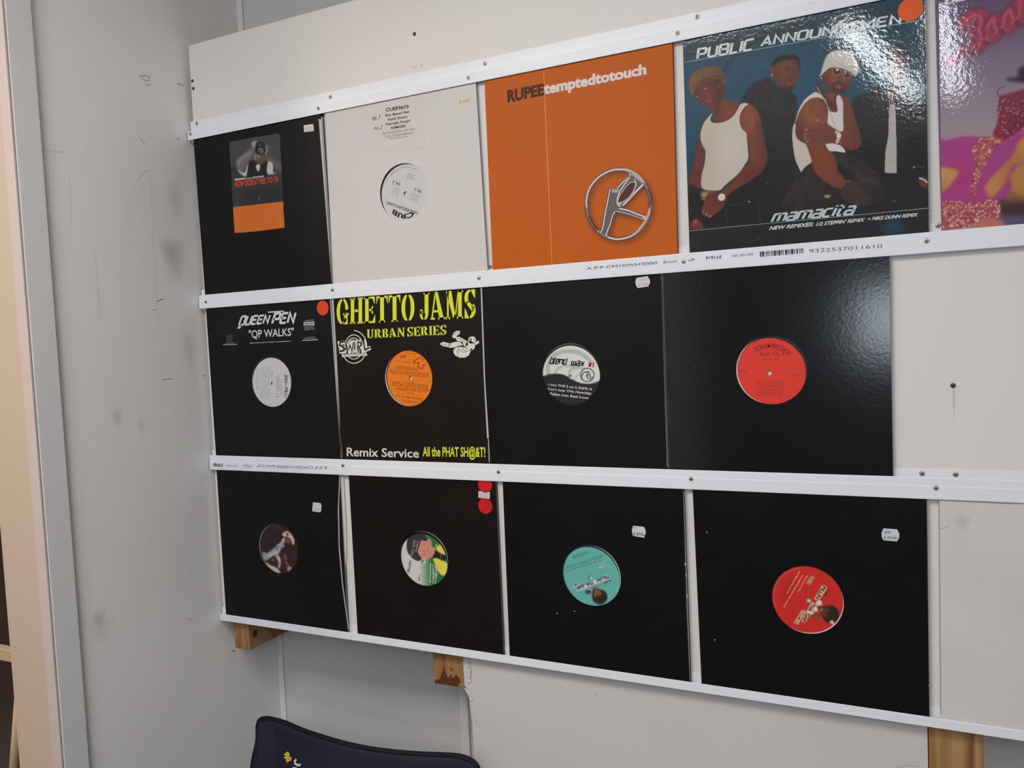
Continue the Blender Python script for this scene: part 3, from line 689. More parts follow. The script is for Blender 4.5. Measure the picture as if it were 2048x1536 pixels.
# clip the photo sticker to its rounded outline
rr = catmull([(q[0], q[1]) for q in cv.pts("118 175 135 150 480 100 820 42 842 65 868 420 905 1360 895 1382 560 1415 225 1445 195 1430 160 800")], 4)
cvb = cv; c_ = cv.colors()
pm = MB(); Pm = [(458.2, 283.5), (459.5, 281.5), (557, 266.3), (560.3, 268.5), (569.6, 455), (568, 458), (472, 466.8), (468.6, 464.5)]
pts_ = [U(a, b, YF) for a, b in Pm]
full = np.zeros((cv.nz, cv.nx)); r_ = cv.mask([(p.x, p.z) for p in pts_]); full[r_[0]] = r_[1]; keep = full > .5
idx = np.arange(cv.nx * cv.nz).reshape(cv.nz, cv.nx); kk = keep[:-1, :-1] & keep[1:, 1:] & keep[:-1, 1:] & keep[1:, :-1]
q = np.stack([idx[:-1, :-1], idx[:-1, 1:], idx[1:, 1:], idx[1:, :-1]], -1)[kk]
co = np.stack([cv.X, np.full_like(cv.X, YF - .0002), cv.Z], -1).reshape(-1, 3)
used = np.unique(q); rem = np.full(len(co), -1); rem[used] = np.arange(len(used))
ph = grid_mesh('photo_sticker', co[used], rem[q], c_.reshape(-1, 3)[used], M_print, o); ph['label'] = 'rectangular sticker with a grey photo of a person holding a camera above an orange block'
letters('sticker_print', [("HOW DOES IT FEEL TO YA", ('F', .02), 'D7', "212 803 822 722 818 640 206 715", (214, 74, 44)), ("", ('GREEK', 1), 'D7', "204 712 615 660 614 634 202 678", (206, 202, 198)), ("", ('LINE', .0022), 'D7', "205 692 345 675", (200, 197, 193)), ("", ('LINE', .0022), 'D7', "455 663 612 645", (200, 197, 193))], ph, YF - .0002, 2)
sticker(o, 'C1', "904 185 974 176 980 226 908 235", (214, 211, 210), [("", ('GREEK', 2), 'C1', "912 228 976 221 974 190 910 199", (186, 160, 160))], lab='white price sticker with faded print')
worn(o, [('C1', "1034 125 1042 122 1122 1338 1112 1338")])

o, _ = sleeve(1, (650, 231), (667, 567), (952, 172), (975, 539), mat('white_card', alb((206, 202, 199)), .5, .3, bump=(120, .08, .001), var=(8, .4, alb((200, 196, 192)))), 'plain white sleeve with a typed sticker and black and white label in its hole', (807, 384.5), (1.0, .6))
st = sticker(o, 'E7', "45 95 655 -15 680 560 380 575 90 610", (207, 201, 196), name='typed_sticker', lab='large cream sticker with typed and handwritten text')
INK = (52, 46, 52)
letters('sticker_print', [("CUEP3673", ('F', .03), 'E7', "218 140 486 97 486 55 216 97", INK), ("Eric Benet feat", ('F', .025), 'E7', "212 200 498 150 497 120 210 168", INK), ("Faith Evans", ('F', .025), 'E7', "245 248 472 210 472 180 243 216", INK),
  ("'Georgie Porgie'", ('F', .025), 'E7', "212 312 512 262 512 226 210 274", INK), ("REMIXES", ('F', .03), 'E7', "280 346 452 320 451 292 278 317", INK), ("Main Mix/Inst/KD's Club Dub/", ('F', .0), 'E7', "176 410 565 352 563 324 175 382", (104, 96, 98)),
  ("So So Def Remix/Butt'da", ('F', .0), 'E7', "210 448 536 398 535 370 208 418", (104, 96, 98)), ("Remix/Acapella", ('F', .0), 'E7', "270 474 480 442 480 418 268 446", (104, 96, 98)),
  ("96.3", ('F', -.005, .3), 'E7', "55 250 155 222 152 172 52 200", (70, 64, 66)), ("96.2", ('F', -.005, .3), 'E7', "80 360 175 340 172 300 77 320", (70, 64, 66))], st, YF - .00022, 2)
sticker(o, 'C2', "988 160 1076 148 1080 195 992 210", (214, 205, 180), [("$ 10.95", ('F', .01), 'C2', "996 205 1068 193 1066 172 994 183", (140, 128, 110))], lab='yellowed price sticker')
worn(o, [('C2', "-10 315 14 315 92 1480 84 1480")], (188, 185, 183))
_, lb = record((811, 387), 'record with white label and upside-down black lettering in the white sleeve', rgb=(200, 198, 198))
mb = MB()
def arc_text(name, s, c, rad, a0, a1, h, rgb, parent, bold=.02, flip=False, y=YR, layer=3, me=None, sy=1):
    """text set around the label centre; angles in degrees, counter-clockwise from +x seen from the front"""
    p = U(*c, y); vs, fs = font_mesh(s, bold); x0 = min(v[0] for v in vs); x1 = max(v[0] for v in vs); z1 = max(v[1] for v in vs); mb = MB(); out = []
    for v in vs:
        t = math.radians(a0 + (a1 - a0) * (v[0] - x0) / (x1 - x0)); r = rad + (h * v[1] / z1 if not flip else -h * v[1] / z1)
        out.append((p.x + r * math.cos(t), y - layer * LAY, p.z + r * math.sin(t)))
    mb.add(out, fs); return mb.build(name, ink(rgb), parent, recalc=False)
c12 = (811, 387)
arc_text('lettering', 'CRIB', c12, .0350, 292, 222, .0085, (30, 28, 28), lb, .035)
letters('lettering', [("UNDERGROUND", ('F', .015), 'E7', "598 1322 232 1195 214 1225 586 1362", (60, 58, 58)), ("96.2", ('F', 0, .3), 'E7', "390 975 290 950 300 1000 385 1018", (40, 40, 44)), ("96.5", ('F', 0, .3), 'E7', "645 1070 552 1030 545 1075 628 1105", (40, 40, 44)),
  ("", ('GREEK', 3), 'E7', "560 885 475 860 445 930 548 960", (150, 148, 148)), ("", ('GREEK', 5), 'E7', "392 1050 320 1025 260 1110 360 1150", (165, 163, 163)), ("", ('GREEK', 5), 'E7', "630 1130 520 1090 490 1180 590 1225", (165, 163, 163))], lb, YR, 2)
arc_text('lettering', 'made in australia all rights of the producer reserved', c12, .0445, 150, 55, .0022, (140, 138, 138), lb, 0)
flat('label_rim', [[(U(811, 387, YR).x, 0)]] if False else [F('E7', "230 945 300 860 380 812 300 855")], ink((150, 148, 148)), lb, 1, YR)

# --- orange sleeve
z0, z1 = ROWZ[1]
o, P = sleeve(1, (969, 167), (985, 537), (1345, 91), (1355, 504), mat('orange_card', alb((190, 92, 22)), .5, .15, bump=(300, .05, .0005)), 'plain orange sleeve with black and white title and round chrome emblem')
cv = Canvas(U(1155, 420, YF).x, U(1330, 420, YF).x, U(1240, 508, YF).z, U(1240, 322, YF).z, .0005, (190, 92, 22), YF, 'E1')
RING = [(745 + 548 * math.cos(math.radians(t)) + 20 * math.sin(math.radians(t)) * 0, 758 + 592 * math.sin(math.radians(t)) - 18 * math.cos(math.radians(t)) * 0) for t in range(0, 360, 15)]
rs = " ".join("%.0f %.0f" % p for p in RING); sh = " ".join("%.0f %.0f" % (p[0] + 35, p[1] + 50) for p in RING)
BASE = "600 490 700 480 900 330 960 250 1150 400 1160 440 800 800 1190 960 1190 1000 700 900 650 1000 600 1180 560 1290 440 1220 480 1000 540 700"
cv.stroke(sh, 60, (92, 46, 26), 9, .85, closed=True); cv.fill(" ".join("%s" % v for v in [float(t) + (30 if i % 2 == 0 else 48) for i, t in enumerate(BASE.split())]), (96, 48, 28), 9, .85, smooth=False)
cv.stroke(rs, 64, (36, 28, 30), 0, closed=True); cv.stroke(rs, 44, (132, 122, 124), 0, closed=True)
cv.stroke("200 800 190 700 230 520 330 360 480 240 640 170 760 158 900 170 1060 250 1180 380", 24, (230, 224, 224), 1); cv.stroke("240 960 330 1130 420 1220", 26, (58, 50, 52), 2); cv.stroke("570 1320 700 1352 860 1330 1000 1270 1130 1140 1230 980 1270 840", 20, (236, 230, 230), 1); cv.stroke("1290 760 1300 640 1250 500", 26, (66, 56, 58), 2)
cv.fill("900 215 960 190 1080 260 1190 380 1150 420 1060 380 1000 300", (176, 166, 168), 1, smooth=False)
cv.fill(BASE, (104, 96, 98), 1, smooth=False)
cv.fill("620 500 760 490 740 560 640 560", (172, 166, 170), 1, smooth=False)
for s_, w_ in (("600 500 575 620 520 900 470 1170 430 1240", 26), ("720 480 840 360 930 280 950 230", 26), ("930 300 820 450 740 600 720 730 760 760", 30), ("1160 420 1060 520 940 650 820 770", 40), ("1010 320 1040 420 960 600 780 740", 22), ("760 830 900 860 1050 920 1190 970", 30), ("690 880 760 880 1000 950 1170 1010", 16), ("680 880 640 950 600 1100 560 1190 530 1280", 24)):
    cv.stroke(s_, w_ + 16, (30, 22, 24), 0, .9); cv.stroke(s_, w_, (170, 162, 164), 0); cv.stroke(s_, w_ * .5, (236, 230, 230), 1)
cv.fill("1000 375 1030 400 1010 500 920 640 800 720 730 720 760 620 850 480 940 390", (88, 50, 40), 1); cv.stroke("1000 375 1030 400 1010 500 920 640 800 720 730 720 760 620 850 480 940 390", 14, (200, 190, 190), 0, closed=True)
cv.dot(1190, 985, 34, (196, 188, 190), 1); cv.dot(755, 765, 30, (200, 192, 194), 1); cv.dot(530, 1280, 22, (190, 184, 186), 1); cv.dot(400, 1215, 22, (170, 160, 160), 1)
e = cv.build('printed_emblem', M_print, o); e['label'] = 'round chrome-look emblem around a letter R'
letters('lettering', [("RUPEE", ('F', .045), 'C3', "208 404 442 354 442 278 206 322", (64, 34, 26)), ("temptedtotouch", ('F', .045), 'C3', "442 372 1098 240 1096 150 440 278", (222, 212, 206))], o)
letters('crease', [("", ('LINE', .0009), 'C3', "440 200 452 500 470 900 492 1432", (232, 160, 110))], o, layer=2)

# --- teal glossy cover with four people
o, P = sleeve(1, (1371, 85), (1379, 500), (1845.5, 0), (1858, 458), M_gloss, 'glossy teal sleeve printed with four posing men, silver title and orange dot')
x0 = min(P[0][0], P[3][0]) + .0002; x1 = max(P[1][0], P[2][0]) - .0002
cv = Canvas(x0, x1, z0, z1 - .0005, .00078, (24, 62, 80), YF, 'C4')
cv.fill("80 200 700 80 700 700 100 900", (30, 74, 95), 40, .8); cv.fill("85 240 1550 0 1500 100 90 360", (34, 52, 58), 6, 1, smooth=False)
cv.fill("1000 150 1520 100 1520 420 1100 480", (22, 56, 66), 30, .8); cv.fill("560 380 900 330 900 600 700 640", (26, 84, 112), 30, .7); cv.fill("1060 420 1300 400 1200 560 1040 600", (22, 78, 96), 20, .7)
for s_ in ("250 430 420 330 560 260", "120 660 240 640", "110 780 200 750", "430 420 640 360", "1040 520 1080 620"): cv.stroke(s_, 5, (60, 98, 112), 2, .6)
cv.stroke("300 440 380 340 480 280", 16, (20, 34, 42), 4, .8)
DK = (31, 30, 32)
cv.fill("112 1110 250 1140 470 1040 420 620 450 560 480 510 560 465 620 500 740 560 745 640 760 1000 1080 600 1180 540 1280 500 1400 480 1500 560 1560 700 1560 1500 100 1500", DK, 2)
cv.fill("640 880 720 860 740 960 780 1020 690 1160 600 1240 560 1100", (36, 34, 36), 8, .8)
# second man
J = "432 600 455 560 480 515 560 465 600 470 650 530 700 545 735 590 745 660 600 700 520 640 450 610"
cv.fill(J, (38, 33, 32), 1)
for s_ in ("520 480 560 490 570 560", "460 570 510 580 515 630", "520 640 570 630 620 640", "610 560 625 620 680 640"): cv.stroke(s_, 4, (66, 58, 52), 0, .9)
SK = (96, 52, 38)
fc = "598 400 612 380 640 362 700 352 745 356 762 390 764 440 752 480 738 515 712 532 680 520 650 500 622 480 605 450"
cv.fill(fc, SK, 1); c2 = cv.clipmask(fc); cv.fill("590 380 640 370 640 470 600 450", (84, 42, 32), 6, .7, clip=c2); cv.fill("640 380 720 370 700 440 660 470", (120, 68, 48), 8, .7, clip=c2)
cv.fill("600 400 606 360 640 335 700 322 745 330 762 350 768 400 760 440 757 380 735 352 680 352 630 372", (26, 22, 22), 1)
cv.stroke("675 405 690 400 708 408", 5, (36, 20, 18), 0); cv.dot(696, 415, 6, (40, 24, 20), 0); cv.dot(700, 416, 2.5, (150, 120, 110), 0); cv.stroke("728 425 742 425", 4, (40, 22, 20), 0); cv.stroke("712 425 722 455 706 462", 5, (70, 34, 26), 1)
cv.fill("690 488 706 480 722 486 712 500 698 500", (122, 60, 52), 0); cv.stroke("684 480 700 472 722 478", 5, (50, 26, 22), 1); cv.fill("660 505 700 515 735 505 715 535 685 530", (44, 26, 22), 2, .9)
cv.fill("592 398 606 396 614 440 600 456 592 430", (104, 56, 42), 1); cv.dot(603, 445, 4, (220, 200, 180), 0)
# first man
cv.fill("205 700 175 780 155 880 130 1000 108 1060 112 1112 182 1112 198 1050 203 900 192 800 232 700", (102, 50, 38), 2)
s1 = "240 640 330 590 352 600 400 620 455 608 500 635 530 680 545 760 560 840 575 930 545 1010 470 1070 400 1110 330 1165 318 1220 270 1262 232 1285 188 1262 192 1215 222 1180 240 1140 300 1130 380 1060 430 990 470 960 452 800 418 770 400 720 400 650 300 760"
cv.fill(s1, (112, 58, 40), 1); c2 = cv.clipmask(s1)
cv.fill("430 640 500 650 510 760 470 800 440 740", (150, 84, 42), 10, .8, clip=c2); cv.fill("460 800 520 820 530 930 480 960", (122, 64, 40), 8, .7, clip=c2); cv.fill("530 700 575 900 560 960 520 800", (84, 42, 34), 6, .8, clip=c2); cv.fill("430 1030 560 960 560 1010 420 1100", (98, 48, 38), 6, .7, clip=c2)
cv.stroke("505 720 520 745 525 770", 10, (70, 40, 34), 3, .7)
cv.fill("262 640 330 590 400 612 430 620 390 680 340 715 290 722 262 700", (116, 56, 38), 2); cv.fill("262 640 290 610 300 650 270 720", (76, 36, 32), 5, .8); cv.fill("300 670 360 640 370 670 320 690", (140, 76, 48), 6, .7)
tk = "246 674 236 700 240 722 262 730 300 728 340 714 375 690 398 655 418 618 436 608 462 616 436 636 414 668 408 720 424 765 450 790 458 860 462 935 440 975 400 1030 330 1090 290 1124 204 1120 184 1088 188 1030 206 960 208 880 186 832 184 785 205 720"
cv.fill(tk, (196, 184, 172), 0); c2 = cv.clipmask(tk)
cv.fill("184 780 260 760 250 900 240 1110 180 1100", (182, 168, 148), 14, .8, clip=c2); cv.fill("300 760 430 780 440 940 330 1020", (204, 193, 184), 16, .8, clip=c2)
cv.stroke("246 674 236 700 240 722 262 730 300 728 340 714 375 690 398 655 418 618", 5, (222, 208, 200), 0); cv.stroke("450 612 414 668 408 720 424 765 450 790", 5, (222, 208, 200), 0); cv.stroke("205 720 184 785 186 832 206 880", 4, (222, 208, 200), 0)
f1 = "138 545 150 505 200 470 270 462 312 480 322 520 314 560 300 600 268 632 232 640 200 622 165 590 148 570"
cv.fill(f1, (100, 48, 36), 1); c2 = cv.clipmask(f1); cv.fill("280 480 325 500 300 620 270 600", (62, 32, 26), 7, .8, clip=c2); cv.fill("170 530 240 510 240 580 190 590", (122, 60, 44), 8, .7, clip=c2); cv.fill("140 540 330 440 330 490 200 510 150 560", (62, 30, 26), 5, .7, clip=c2)
cv.dot(210, 522, 4, (226, 205, 190), 0); cv.dot(160, 570, 4, (226, 205, 190), 0); cv.stroke("196 520 222 512", 5, (40, 22, 20), 0, .9); cv.stroke("150 572 172 560", 5, (40, 22, 20), 0, .9)
cv.stroke("188 545 194 570 210 566", 6, (76, 34, 28), 1); cv.fill("208 592 238 575 246 590 232 606 214 604", (142, 66, 58), 1); cv.stroke("205 592 225 586 246 582", 4, (60, 26, 24), 0)
cv.dot(290, 508, 5, (160, 130, 80), 1)
ht = "112 500 120 450 150 422 190 400 240 392 290 398 312 425 322 450 332 490 318 500 290 470 240 466 190 480 155 512 138 552 122 560"
cv.fill(ht, (112, 76, 50), 1); c2 = cv.clipmask(ht); cv.fill("110 480 180 440 170 500 130 560", (128, 94, 58), 8, .8, clip=c2); cv.fill("280 400 340 440 330 500 290 460", (84, 54, 38), 7, .8, clip=c2); cv.stroke("130 530 160 490 210 466 270 452 318 470", 6, (66, 40, 28), 1); cv.stroke("180 402 210 470", 3, (92, 60, 40), 1, .7)
# hands, watch, belt of first man
cv.fill("188 1130 250 1130 290 1150 250 1190 190 1180 165 1160", (132, 106, 80), 1); cv.stroke("190 1150 235 1155", 12, (178, 152, 122), 1)
cv.fill("205 1180 230 1140 280 1130 320 1140 330 1175 300 1215 262 1240 220 1270 196 1262 190 1235 215 1220", (106, 52, 38), 1)
for a, b in ((193, 1250), (215, 1264), (236, 1278)): cv.stroke("%d %d %d %d" % (a + 34, b - 50, a, b), 15, (110, 54, 40), 1); cv.dot(a, b, 6, (196, 150, 132), 1)
cv.stroke("285 1140 325 1180", 24, (70, 62, 58), 0); cv.dot(305, 1165, 21, (226, 216, 204), 0); cv.dot(305, 1165, 12, (206, 196, 184), 0)
cv.fill("108 1105 165 1115 185 1180 180 1330 112 1320", (30, 28, 30), 2); cv.fill("118 1330 150 1290 180 1310 195 1340 190 1355 130 1350", (120, 52, 40), 2); cv.dot(150, 1310, 9, (190, 110, 60), 1)
for s_ in ("340 1205 380 1210 440 1190 470 1186", "360 1400 395 1425 450 1400 505 1372", "520 1180 540 1350", "330 1230 345 1340 360 1400"): cv.stroke(s_, 3, (96, 76, 62), 0, .8)
cv.dot(468, 1192, 5, (190, 170, 150), 0); cv.dot(246, 1365, 5, (200, 180, 160), 0); cv.stroke("518 1400 524 1418", 7, (150, 138, 124), 0); cv.dot(576, 1084, 6, (90, 84, 80), 1)
# centre man: trousers
cv.fill("660 1230 700 1140 760 1030 830 965 870 1030 990 1110 1010 1060 1060 1070 1100 1020 940 905 1040 900 1120 930 1200 1010 1260 1090 1270 1170 1180 1200 1100 1215 1020 1160 900 1240 780 1250", (46, 37, 37), 2)
for s_, w_ in (("760 1040 720 1130 670 1210", 14), ("830 1010 780 1120 750 1230", 10), ("960 920 1060 990 1140 1060 1200 1050", 16), ("1120 1060 1160 1070 1220 1090", 18)): cv.stroke(s_, w_, (72, 56, 54), 3, .8)
cv.fill("1010 1110 1050 1068 1110 1080 1170 1150 1180 1200 1130 1210 1060 1185 1015 1160", (60, 48, 46), 2); cv.stroke("1015 1110 1045 1068 1060 1075", 5, (140, 110, 70), 0); cv.stroke("1030 1175 1090 1205 1180 1200", 4, (86, 70, 62), 1)
cv.stroke("918 1160 940 1160", 14, (196, 180, 130), 1)
# centre man: arms and torso
ar = "800 590 770 640 745 700 735 770 748 830 800 850 835 960 850 1010 900 1060 960 1100 1010 1112 1035 1085 1020 1040 990 1010 985 960 950 890 925 860 985 845 1040 880 1090 885 1128 850 1118 780 1095 700 1070 620 1040 570 1000 560 960 545 880 560"
cv.fill(ar, (118, 60, 40), 1); c3 = cv.clipmask(ar)
cv.fill("800 600 880 590 920 640 900 700 820 760 770 740", (148, 86, 50), 12, .85, clip=c3); cv.fill("740 700 800 740 790 840 740 820", (86, 42, 34), 7, .8, clip=c3); cv.fill("840 880 920 900 960 1040 900 1020", (132, 66, 44), 12, .8, clip=c3); cv.fill("1040 600 1110 740 1120 860 1060 870 1050 760", (96, 48, 36), 9, .85, clip=c3)
cv.fill("870 480 890 520 920 560 960 600 985 560 1000 540 985 640 950 650 900 600 865 540", (84, 42, 32), 2)
tk = "848 548 872 546 902 572 925 600 936 640 944 658 990 660 982 600 990 562 1008 572 1022 610 1022 690 1022 774 985 765 945 742 930 722 934 670 928 610 900 585 860 575 820 590 790 620 760 670 738 735 760 650 800 585"
cv.fill(tk, (206, 198, 196), 0); cv.fill("938 668 1010 650 1018 770 960 750", (214, 206, 208), 6, .8, clip=cv.clipmask(tk))
cv.fill("730 738 742 735 740 780 752 820 790 845 806 858 835 945 832 962 800 985 775 1015 765 1000 740 940 728 870 722 800", (196, 186, 176), 0); cv.fill("922 850 960 846 1010 862 1036 900 985 894 945 892 928 872", (210, 204, 204), 0)
cv.stroke("868 515 900 570 938 640 960 700 975 745 985 790", 4, (190, 168, 140), 0)
f3 = "886 448 905 418 950 398 1010 402 1068 428 1074 462 1056 500 1030 540 1000 555 960 548 928 520 905 490"
cv.fill(f3, (112, 62, 36), 1); c2 = cv.clipmask(f3); cv.fill("930 440 1000 440 990 500 950 500", (142, 86, 48), 8, .7, clip=c2); cv.fill("885 440 925 440 935 530 900 500", (78, 40, 28), 6, .8, clip=c2); cv.fill("950 505 1040 500 1030 556 960 556", (52, 28, 22), 5, .8, clip=c2)
cv.fill("978 508 1000 500 1018 512 1004 526 984 524", (132, 66, 52), 1); cv.stroke("962 500 985 488 1022 500", 6, (48, 24, 20), 1); cv.stroke("1000 440 1000 470 1016 478", 6, (84, 46, 30), 2, .8)
for a, b in (("960 425 968 405 1002 408 1008 428 990 442 966 438",) * 1 and (("960 425 968 405 1002 408 1008 428 990 442 966 438", (66, 44, 38)), ("1022 440 1030 424 1058 430 1066 448 1050 462 1028 456", (60, 40, 36)))): cv.fill(a, b, 0); cv.stroke(a, 2.5, (176, 150, 122), 0, closed=True)
cv.dot(988, 412, 7, (230, 220, 220), 0); cv.dot(1036, 434, 5, (200, 190, 186), 0); cv.dot(894, 461, 4, (230, 215, 200), 0)
ha = "887 448 898 410 908 370 930 325 970 300 1030 297 1075 315 1095 345 1112 375 1120 405 1108 440 1085 446 1062 420 1010 398 950 396 915 418"
cv.fill(ha, (208, 200, 190), 1); c2 = cv.clipmask(ha); cv.fill("900 400 1000 370 1080 410 1060 430 960 390 900 430", (186, 176, 160), 6, .8, clip=c2); cv.fill("940 320 1050 310 1060 350 960 350", (216, 209, 202), 10, .8, clip=c2); cv.stroke("908 378 960 360 1040 378 1085 400", 3, (170, 160, 146), 1, .8); cv.stroke("887 448 915 418 950 396 1010 398 1062 420", 5, (220, 212, 200), 0)
TT_ = (84, 50, 34)
cv.dot(880, 640, 7, TT_, 1, .8); cv.stroke("875 650 868 680 895 680 885 650", 4, TT_, 1, .8)
for r_ in (22, 34, 46): cv.stroke(" ".join("%.0f %.0f" % (872 - r_ * math.cos(t), 648 - r_ * math.sin(t)) for t in (-.8, -.3, .2, .8)), 4, TT_, 1, .8); cv.stroke(" ".join("%.0f %.0f" % (878 + r_ * math.cos(t), 648 - r_ * math.sin(t)) for t in (-.8, -.3, .2, .8)), 4, TT_, 1, .7)
hd = "800 770 830 752 870 745 900 720 930 735 975 770 985 800 975 835 930 848 860 840 810 832 796 805"
cv.fill(hd, (110, 56, 38), 1)
for k, (a, b) in enumerate(((806, 765), (800, 792), (798, 815), (812, 832))): cv.stroke("%d %d %d %d %d %d" % (a, b, a + 50, b - 10, a + 110, b - 2), 17, (118 - k * 4, 60, 40), 1); cv.stroke("%d %d %d %d" % (a + 8, b + 9, a + 80, b + 2), 3, (66, 32, 26), 1, .8); cv.dot(a, b, 6, (206, 150, 120), 1, .9)
cv.stroke("868 712 895 722 910 728", 14, (140, 80, 50), 1); cv.dot(868, 710, 6, (200, 140, 90), 1)
cv.stroke("985 780 1000 800 988 838", 20, (190, 176, 166), 0); cv.dot(998, 802, 13, (222, 212, 206), 0)
# fourth man
cv.fill("1296 612 1330 614 1334 700 1338 860 1340 1020 1300 1024 1268 1020 1272 900 1290 800 1292 700", (178, 172, 170), 0, smooth=False); cv.stroke("1272 960 1336 950", 3, (150, 144, 142), 1)
cv.fill("1284 560 1300 545 1335 550 1336 590 1328 614 1296 612", (104, 52, 44), 2); cv.fill("1296 300 1330 280 1370 290 1400 330 1402 400 1390 450 1360 500 1320 520 1295 470 1290 380", (92, 48, 44), 3)
cv.fill("1300 330 1310 285 1350 268 1395 290 1410 340 1400 370 1370 310 1330 305", (24, 22, 24), 3)
cv.stroke("1100 600 1090 800 1100 1000", 3, (52, 46, 44), 1, .7); cv.stroke("1200 680 1210 900", 4, (46, 41, 41), 2, .8); cv.stroke("1360 640 1380 1000", 4, (48, 42, 42), 2, .8); cv.fill("1200 560 1290 560 1280 620 1220 600", (56, 46, 46), 3, .8)
cv.stroke("1465 695 1500 700", 12, (170, 146, 84), 1); cv.dot(1438, 680, 5, (200, 184, 150), 0); cv.stroke("1432 720 1510 715", 5, (84, 74, 64), 1); cv.fill("1430 740 1520 735 1520 775 1440 785", (42, 38, 36), 2)
cv.dot(1440, 988, 5, (190, 180, 160), 0); cv.stroke("1445 985 1500 985", 3, (110, 98, 80), 0); cv.fill("1470 1060 1500 1050 1540 1080 1540 1105 1500 1110 1475 1090", (104, 52, 40), 1); cv.stroke("1475 1052 1500 1062 1520 1078", 9, (200, 190, 176), 0)
cv.dot(1208, 1018, 5, (120, 112, 100), 1); cv.dot(1326, 1190, 5, (150, 138, 110), 1); cv.stroke("1350 1100 1352 1220", 3, (58, 52, 52), 1)
# bottom band
cv.fill("100 1362 1545 1230 1545 1500 100 1500", (34, 33, 36), 1, .75, smooth=False); cv.fill("1250 1370 1280 1320 1330 1290 1380 1350 1390 1370", (26, 74, 100), 7, .9)
pr = cv.build('cover_print', M_printg, o)
letters('cover_line', [("", ('LINE', .0007), 'C4', "90 368 1540 108", (120, 160, 160), 1), ("", ('LINE', .0007), 'C4', "112 1364 1545 1228", (130, 160, 160), 1)], o, layer=2)
SV = (186, 192, 190)
letters('lettering', [("PUBLIC", ('T', .2, .12, .24), 'C4', "155 354 492 297 498 224 152 288", SV, 1), ("ANNOUNCEMENT", ('T', .2, .08, .24), 'C4', "530 285 1447 132 1447 60 540 212", SV, 1),
  ("mamacita", ('T', .19, .28, .2), 'C4', "592 1316 1100 1268 1106 1200 598 1254", (186, 194, 198), 1),
  ("NEW REMIXES:", ('F', .02, .3), 'C4', "585 1360 848 1336 850 1312 588 1338", (226, 222, 218), 1), ("1/2 STEPPIN' REMIX", ('F', .02, .3), 'C4', "862 1336 1150 1308 1154 1286 864 1313", (226, 222, 218), 1),
  ("+ MIKE DUNN REMIX", ('F', .02, .3), 'C4', "1168 1305 1464 1279 1468 1257 1170 1284", (226, 222, 218), 1)], o)
mb = MB(); mb.prism(circ_px(1821, 19, .0149, YF), YF - .0004, YF - .0002); d = mb.build('dot_sticker', ink((228, 98, 44)), o); d['label'] = 'orange round sticker'
worn(o, [('C4', "1493 20 1499 20 1508 420 1504 420"), ('C4', "1505 430 1509 430 1531 1350 1527 1350")], (120, 120, 124))

# --- purple cover cut by the right edge of the photo
o, P = sleeve(1, (1870, 0), (1883, 455), (2415, -100), (2424, 400), mat('purple_card', alb((100, 78, 112)), .4, .3), 'glossy purple sleeve printed with reclining women in magenta, at the right edge')
x0 = P[0][0] + .0006; x1 = P[1][0]
cv = Canvas(x0, x1, z0, z1 - .0005, .0009, (104, 84, 112), YF, 'D5')
hz = (cv.Z - cv.z0) / (cv.z1 - cv.z0); ramp = np.clip((.95 - hz) / .55, 0, 1)[..., None]
cv.img = np.array((92, 70, 108.)) * (1 - ramp) + np.array((158, 144, 150.)) * ramp
# red script lettering
for s_, w_ in (("290 960 420 860 560 760 620 640", 60), ("520 360 600 260 720 220 820 260 800 400 720 470 800 520 800 640 720 740", 170), ("900 420 980 320 1020 300 1060 420 980 560 920 560", 170), ("1150 300 1240 180 1300 160 1330 300 1240 420 1180 400", 170), ("1360 60 1420 -60 1480 100 1440 300", 150)):
    cv.stroke(s_, w_ + 30, (92, 40, 66), 3, .8); cv.stroke(s_, w_, (158, 52, 78), 1)
cv.dot(345, 920, 62, (176, 66, 80), 2)
for s_ in ("400 900 430 810 470 640 480 480 540 340 640 250 740 232 790 290 780 380 740 460", "540 840 620 700 600 500 640 360 700 280", "740 700 780 620 780 500 740 470", "680 690 670 740 720 760", "880 460 900 380 980 270", "1000 300 980 380 1030 470 1000 520", "870 560 880 620 930 625", "1090 420 1130 360 1150 240 1230 140", "1250 160 1250 240 1290 310 1250 370", "1130 440 1160 465 1200 460", "1330 290 1370 230 1380 60 1400 0"): cv.stroke(s_, 13, (222, 150, 168), 1)
for s_ in ("640 790 700 770", "850 650 920 632", "1060 500 1150 470", "1290 370 1390 345"): cv.stroke(s_, 22, (44, 30, 40), 2)
# figures (generic): red sequin dress, hat, magenta dresses
cv.fill("790 -10 850 -60 1400 -120 1400 560 760 440 770 250", (126, 34, 62), 1, crop='D6'); cv.fill("980 40 1400 0 1400 420 900 440 980 250", (104, 36, 44), 8, .8, crop='D6')
cv.fill("1170 1210 1200 1200 1360 1180 1350 1080 1420 1030 1600 1030 1600 1260 1290 1250 1200 1240", (34, 26, 38), 2); cv.stroke("1150 1330 1070 1350 1035 1420 1060 1480 1120 1500", 9, (50, 32, 44), 0)
MG = (168, 60, 130)
cv.fill("95 520 200 460 330 425 470 412 600 430 700 470 820 470 900 420 1000 350 1100 290 1500 100 1500 1300 600 1220 95 1220", MG, 1, crop='D6')
cv.fill("330 700 480 740 480 1080 330 1020 240 940", (172, 46, 104), 14, .8, crop='D6'); cv.fill("560 620 900 480 1000 400 700 800 560 900", (158, 66, 140), 14, .8, crop='D6'); cv.fill("90 560 300 520 300 640 100 700", (162, 62, 134), 14, .8, crop='D6')
cv.fill("95 782 220 776 330 812 280 900 200 1000 95 1036", (196, 146, 88), 2, crop='D6'); cv.fill("95 950 200 960 160 1036 95 1036", (164, 92, 60), 7, .7, crop='D6')
